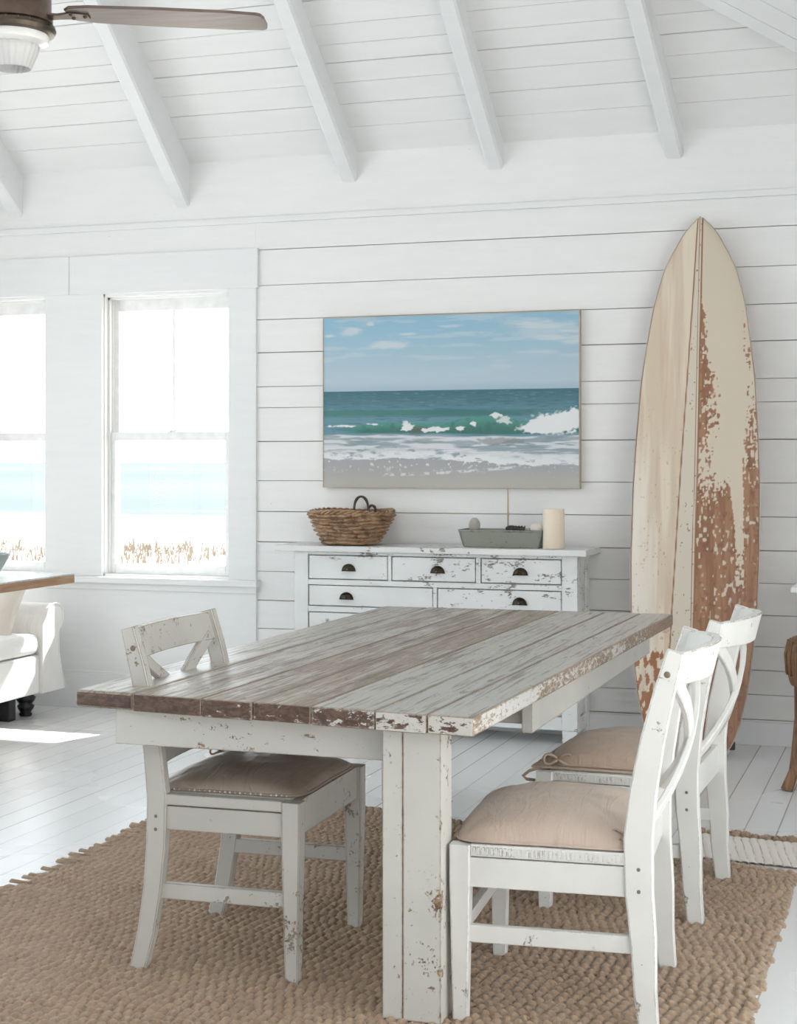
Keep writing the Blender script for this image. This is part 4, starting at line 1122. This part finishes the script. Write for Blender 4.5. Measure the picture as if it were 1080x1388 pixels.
# ------------------------------------------------------------------ right edge: brown stool and white console
so_ = thing('wooden_stool', 'dark brown carved wooden stool at the right edge before the wall', 'stool', (-.36, 6.95, 0))
bm = fresh()
lathe(bm, [(0, .615), (.17, .615), (.200, .605), (.222, .580), (.226, .53), (.222, .47), (.212, .42), (.205, .405), (.19, .42), (0, .44)], 40)
sd = link('seat_drum', bm, M['stool'], so_, True); autosmooth(sd, 60)
bm = fresh()
for k in range(26):
    a = 2 * PI * k / 26; tube(bm, [(.215 * math.cos(a), .215 * math.sin(a), .595), (.229 * math.cos(a), .229 * math.sin(a), .53), (.222 * math.cos(a), .222 * math.sin(a), .45)], .006, 6)
link('carved_ribs', bm, M['stool'], so_, True)
for k in range(4):
    a = math.radians(160 + 90 * k); c_, s_ = math.cos(a), math.sin(a)
    bm = fresh(); bar(bm, [(.175 * c_, .175 * s_, .43), (.18 * c_, .18 * s_, .25), (.20 * c_, .20 * s_, .10), (.205 * c_, .205 * s_, 0)], [(.055, .050), (.048, .042), (.040, .034), (.050, .046)], (-s_, c_, 0), .006); link('leg', bm, M['stool'], so_)
a = math.radians(205); bm = fresh()
bar(bm, [(-.13, -.17, .40), (-.155, -.22, .25), (-.165, -.25, .10), (-.20, -.27, 0)], [(.05, .045), (.042, .04), (.04, .036), (.06, .05)], (0, 1, 0), .006); link('brace_leg', bm, M['stool'], so_)
cn = thing('white_console', 'white console shelf of which only a corner shows at the right edge', 'table', (-.25, 7.38, 0))
bm = fresh(); box(bm, -.343, .55, -.10, .27, .768, .790, .004); link('top', bm, M['fine'], cn)
for (x, y) in ((-.14, -.06), (-.14, .23), (.50, -.06), (.50, .23)):
    bm = fresh(); box(bm, x, x + .04, y - .02, y + .02, 0, .768, .003); link('leg', bm, M['fine'], cn)

# ------------------------------------------------------------------ ceiling fan
fx_, fy_, fz_ = -2.318, 3.650, 2.530
ft = thing('ceiling_fan', 'bronze ceiling fan with dark wooden blades and ribbed glass light shade', 'ceiling fan', (fx_, fy_, fz_))
bm = fresh(); lathe(bm, [(0, .165), (.03, .165), (.075, .150), (.098, .125), (.104, .10), (.104, .012), (.108, .006), (.108, -.004), (.100, -.008), (0, -.008)], 48); mo = link('motor_housing', bm, M['bronze'], ft, True); autosmooth(mo, 40)
bm = fresh(); lathe(bm, [(0, -.006), (.104, -.006), (.114, -.012), (.117, -.022), (.112, -.032), (.100, -.036), (0, -.036)], 48); o = link('vented_ring', bm, M['pull'], ft, True); autosmooth(o, 40)
bm = fresh()
for k in range(22):
    a_ = 2 * PI * k / 22; lathe(bm, [(0, -.006), (.006, 0), (0, .006)], 8, (.109 * math.cos(a_), .109 * math.sin(a_), -.014))
link('ring_studs', bm, M['fine'], o, True)
bm = fresh(); lathe(bm, [(0, -.034), (.096, -.034), (.099, -.040), (.096, -.056), (.080, -.062), (0, -.062)], 48); o = link('light_pan', bm, M['milk'], ft, True); autosmooth(o, 40)
def shade(az, rad):
    bm = fresh(); n = 96; pr = [(.060, 0), (.072, -.006), (.068, -.024), (.050, -.066), (.0485, -.067), (.066, -.024), (.069, -.008), (.058, -.002)]
    rr = []
    for (r, z) in pr: rr.append([bm.verts.new(((r + .0016 * math.cos(24 * 2 * PI * k / n)) * math.cos(2 * PI * k / n), (r + .0016 * math.cos(24 * 2 * PI * k / n)) * math.sin(2 * PI * k / n), z)) for k in range(n)])
    for i in range(len(rr) - 1):
        for k in range(n): f = bm.faces.new((rr[i][k], rr[i][(k + 1) % n], rr[i + 1][(k + 1) % n], rr[i + 1][k])); f.smooth = True
    Mx = Matrix.Translation((rad * math.cos(az), rad * math.sin(az), -.058)) @ Matrix.Rotation(az, 4, 'Z')
    bmesh.ops.transform(bm, matrix=Mx, verts=bm.verts); link('glass_shade', bm, M['ribglass'], ft, True)
shade(0, 0)
bm = fresh(); tube(bm, [(0, 0, .16), (0, 0, 2.90)], .014, 16); link('downrod', bm, M['bronze'], ft, True)
bm = fresh(); lathe(bm, [(0, 2.93), (.06, 2.93), (.065, 2.90), (.045, 2.86), (.016, 2.84), (0, 2.84)], 32); link('canopy', bm, M['bronze'], ft, True)
for k in range(3):
    az = math.radians(14.5 + 120 * k)
    Mx = Matrix.Rotation(az, 4, 'Z') @ Matrix.Translation((0, 0, .030)) @ Matrix.Rotation(math.radians(3.6), 4, 'Y') @ Matrix.Rotation(math.radians(-3), 4, 'X')
    bm = fresh(); n = 22; top = []; botr = []
    out = [(.150, .030), (.165, .050), (.22, .060), (.40, .068), (.60, .066), (.668, .062), (.680, .054), (.684, .030), (.684, 0)]
    cont = [(x, w) for x, w in out] + [(x, -w) for x, w in out[::-1][1:]]
    for (x, w) in cont: top.append(bm.verts.new((x, w, .004))); botr.append(bm.verts.new((x, w, -.004)))
    bm.faces.new(top); bm.faces.new(botr)
    for i in range(len(cont)): bm.faces.new((top[i], top[(i + 1) % len(cont)], botr[(i + 1) % len(cont)], botr[i]))
    bmesh.ops.bevel(bm, geom=[e for e in bm.edges if abs(e.verts[0].co.z - e.verts[1].co.z) < .001], offset=.0025, segments=2, affect='EDGES')
    bmesh.ops.transform(bm, matrix=Mx, verts=bm.verts); bl = link('blade', bm, M['blade'], ft)
    bm = fresh(); bar(bm, [(.09, 0, -.012), (.13, 0, -.010), (.165, 0, -.006), (.21, 0, -.006)], [(.05, .006), (.035, .006), (.05, .005), (.035, .004)], (0, 1, 0), .001)
    for (a_, b_) in ((.165, .015), (.165, -.015), (.20, 0)): lathe(bm, [(0, -.013), (.004, -.012), (.006, -.008), (0, -.006)], 8, (a_, b_, 0))
    bmesh.ops.transform(bm, matrix=Mx, verts=bm.verts); link('blade_bracket', bm, M['bronze'], bl)

# ------------------------------------------------------------------ light
w = bpy.data.worlds.new('sky'); bpy.context.scene.world = w; w.use_nodes = True; nt = w.node_tree
bg = nt.nodes['Background']; tc = nt.nodes.new('ShaderNodeTexCoord'); sp3 = nt.nodes.new('ShaderNodeSeparateXYZ'); rmp = nt.nodes.new('ShaderNodeMapRange'); mxn = nt.nodes.new('ShaderNodeMix'); mxn.data_type = 'RGBA'
nt.links.new(tc.outputs['Generated'], sp3.inputs[0]); nt.links.new(sp3.outputs[2], rmp.inputs[0]); rmp.inputs[1].default_value = 0; rmp.inputs[2].default_value = .6
nt.links.new(rmp.outputs[0], mxn.inputs[0]); mxn.inputs[6].default_value = (1.0, 1.0, 1.0, 1); mxn.inputs[7].default_value = (.80, .90, 1.0, 1)
rm2 = nt.nodes.new('ShaderNodeMapRange'); nt.links.new(sp3.outputs[0], rm2.inputs[0]); rm2.inputs[1].default_value = -.8; rm2.inputs[2].default_value = .8
mx2 = nt.nodes.new('ShaderNodeMix'); mx2.data_type = 'RGBA'; mx2.blend_type = 'MULTIPLY'; mx2.inputs[0].default_value = 1
mx3 = nt.nodes.new('ShaderNodeMix'); mx3.data_type = 'RGBA'; nt.links.new(rm2.outputs[0], mx3.inputs[0]); mx3.inputs[6].default_value = (.90, .965, 1.0, 1); mx3.inputs[7].default_value = (1.0, .965, .90, 1)
nt.links.new(mxn.outputs[2], mx2.inputs[6]); nt.links.new(mx3.outputs[2], mx2.inputs[7])
nt.links.new(mx2.outputs[2], bg.inputs[0]); bg.inputs[1].default_value = 4.0
sd_ = bpy.data.lights.new('sun', 'SUN'); sd_.energy = 14; sd_.angle = math.radians(.6); sd_.color = (1, .96, .90)
so = bpy.data.objects.new('sun', sd_); C.objects.link(so)
dirv = Vector((-.25, -.70, -.73)); so.rotation_euler = dirv.to_track_quat('-Z', 'Y').to_euler()
sc = bpy.context.scene
sc.view_settings.view_transform = 'Standard'; sc.view_settings.look = 'None'; sc.view_settings.gamma = 1; sc.view_settings.use_curve_mapping = False
sc.view_settings.exposure = 0.21
sc.cycles.use_denoising = True
sc.cycles.max_bounces = 10; sc.cycles.diffuse_bounces = 7; sc.cycles.glossy_bounces = 4; sc.cycles.transmission_bounces = 6; sc.cycles.transparent_max_bounces = 12
sc.cycles.caustics_reflective = False; sc.cycles.caustics_refractive = False
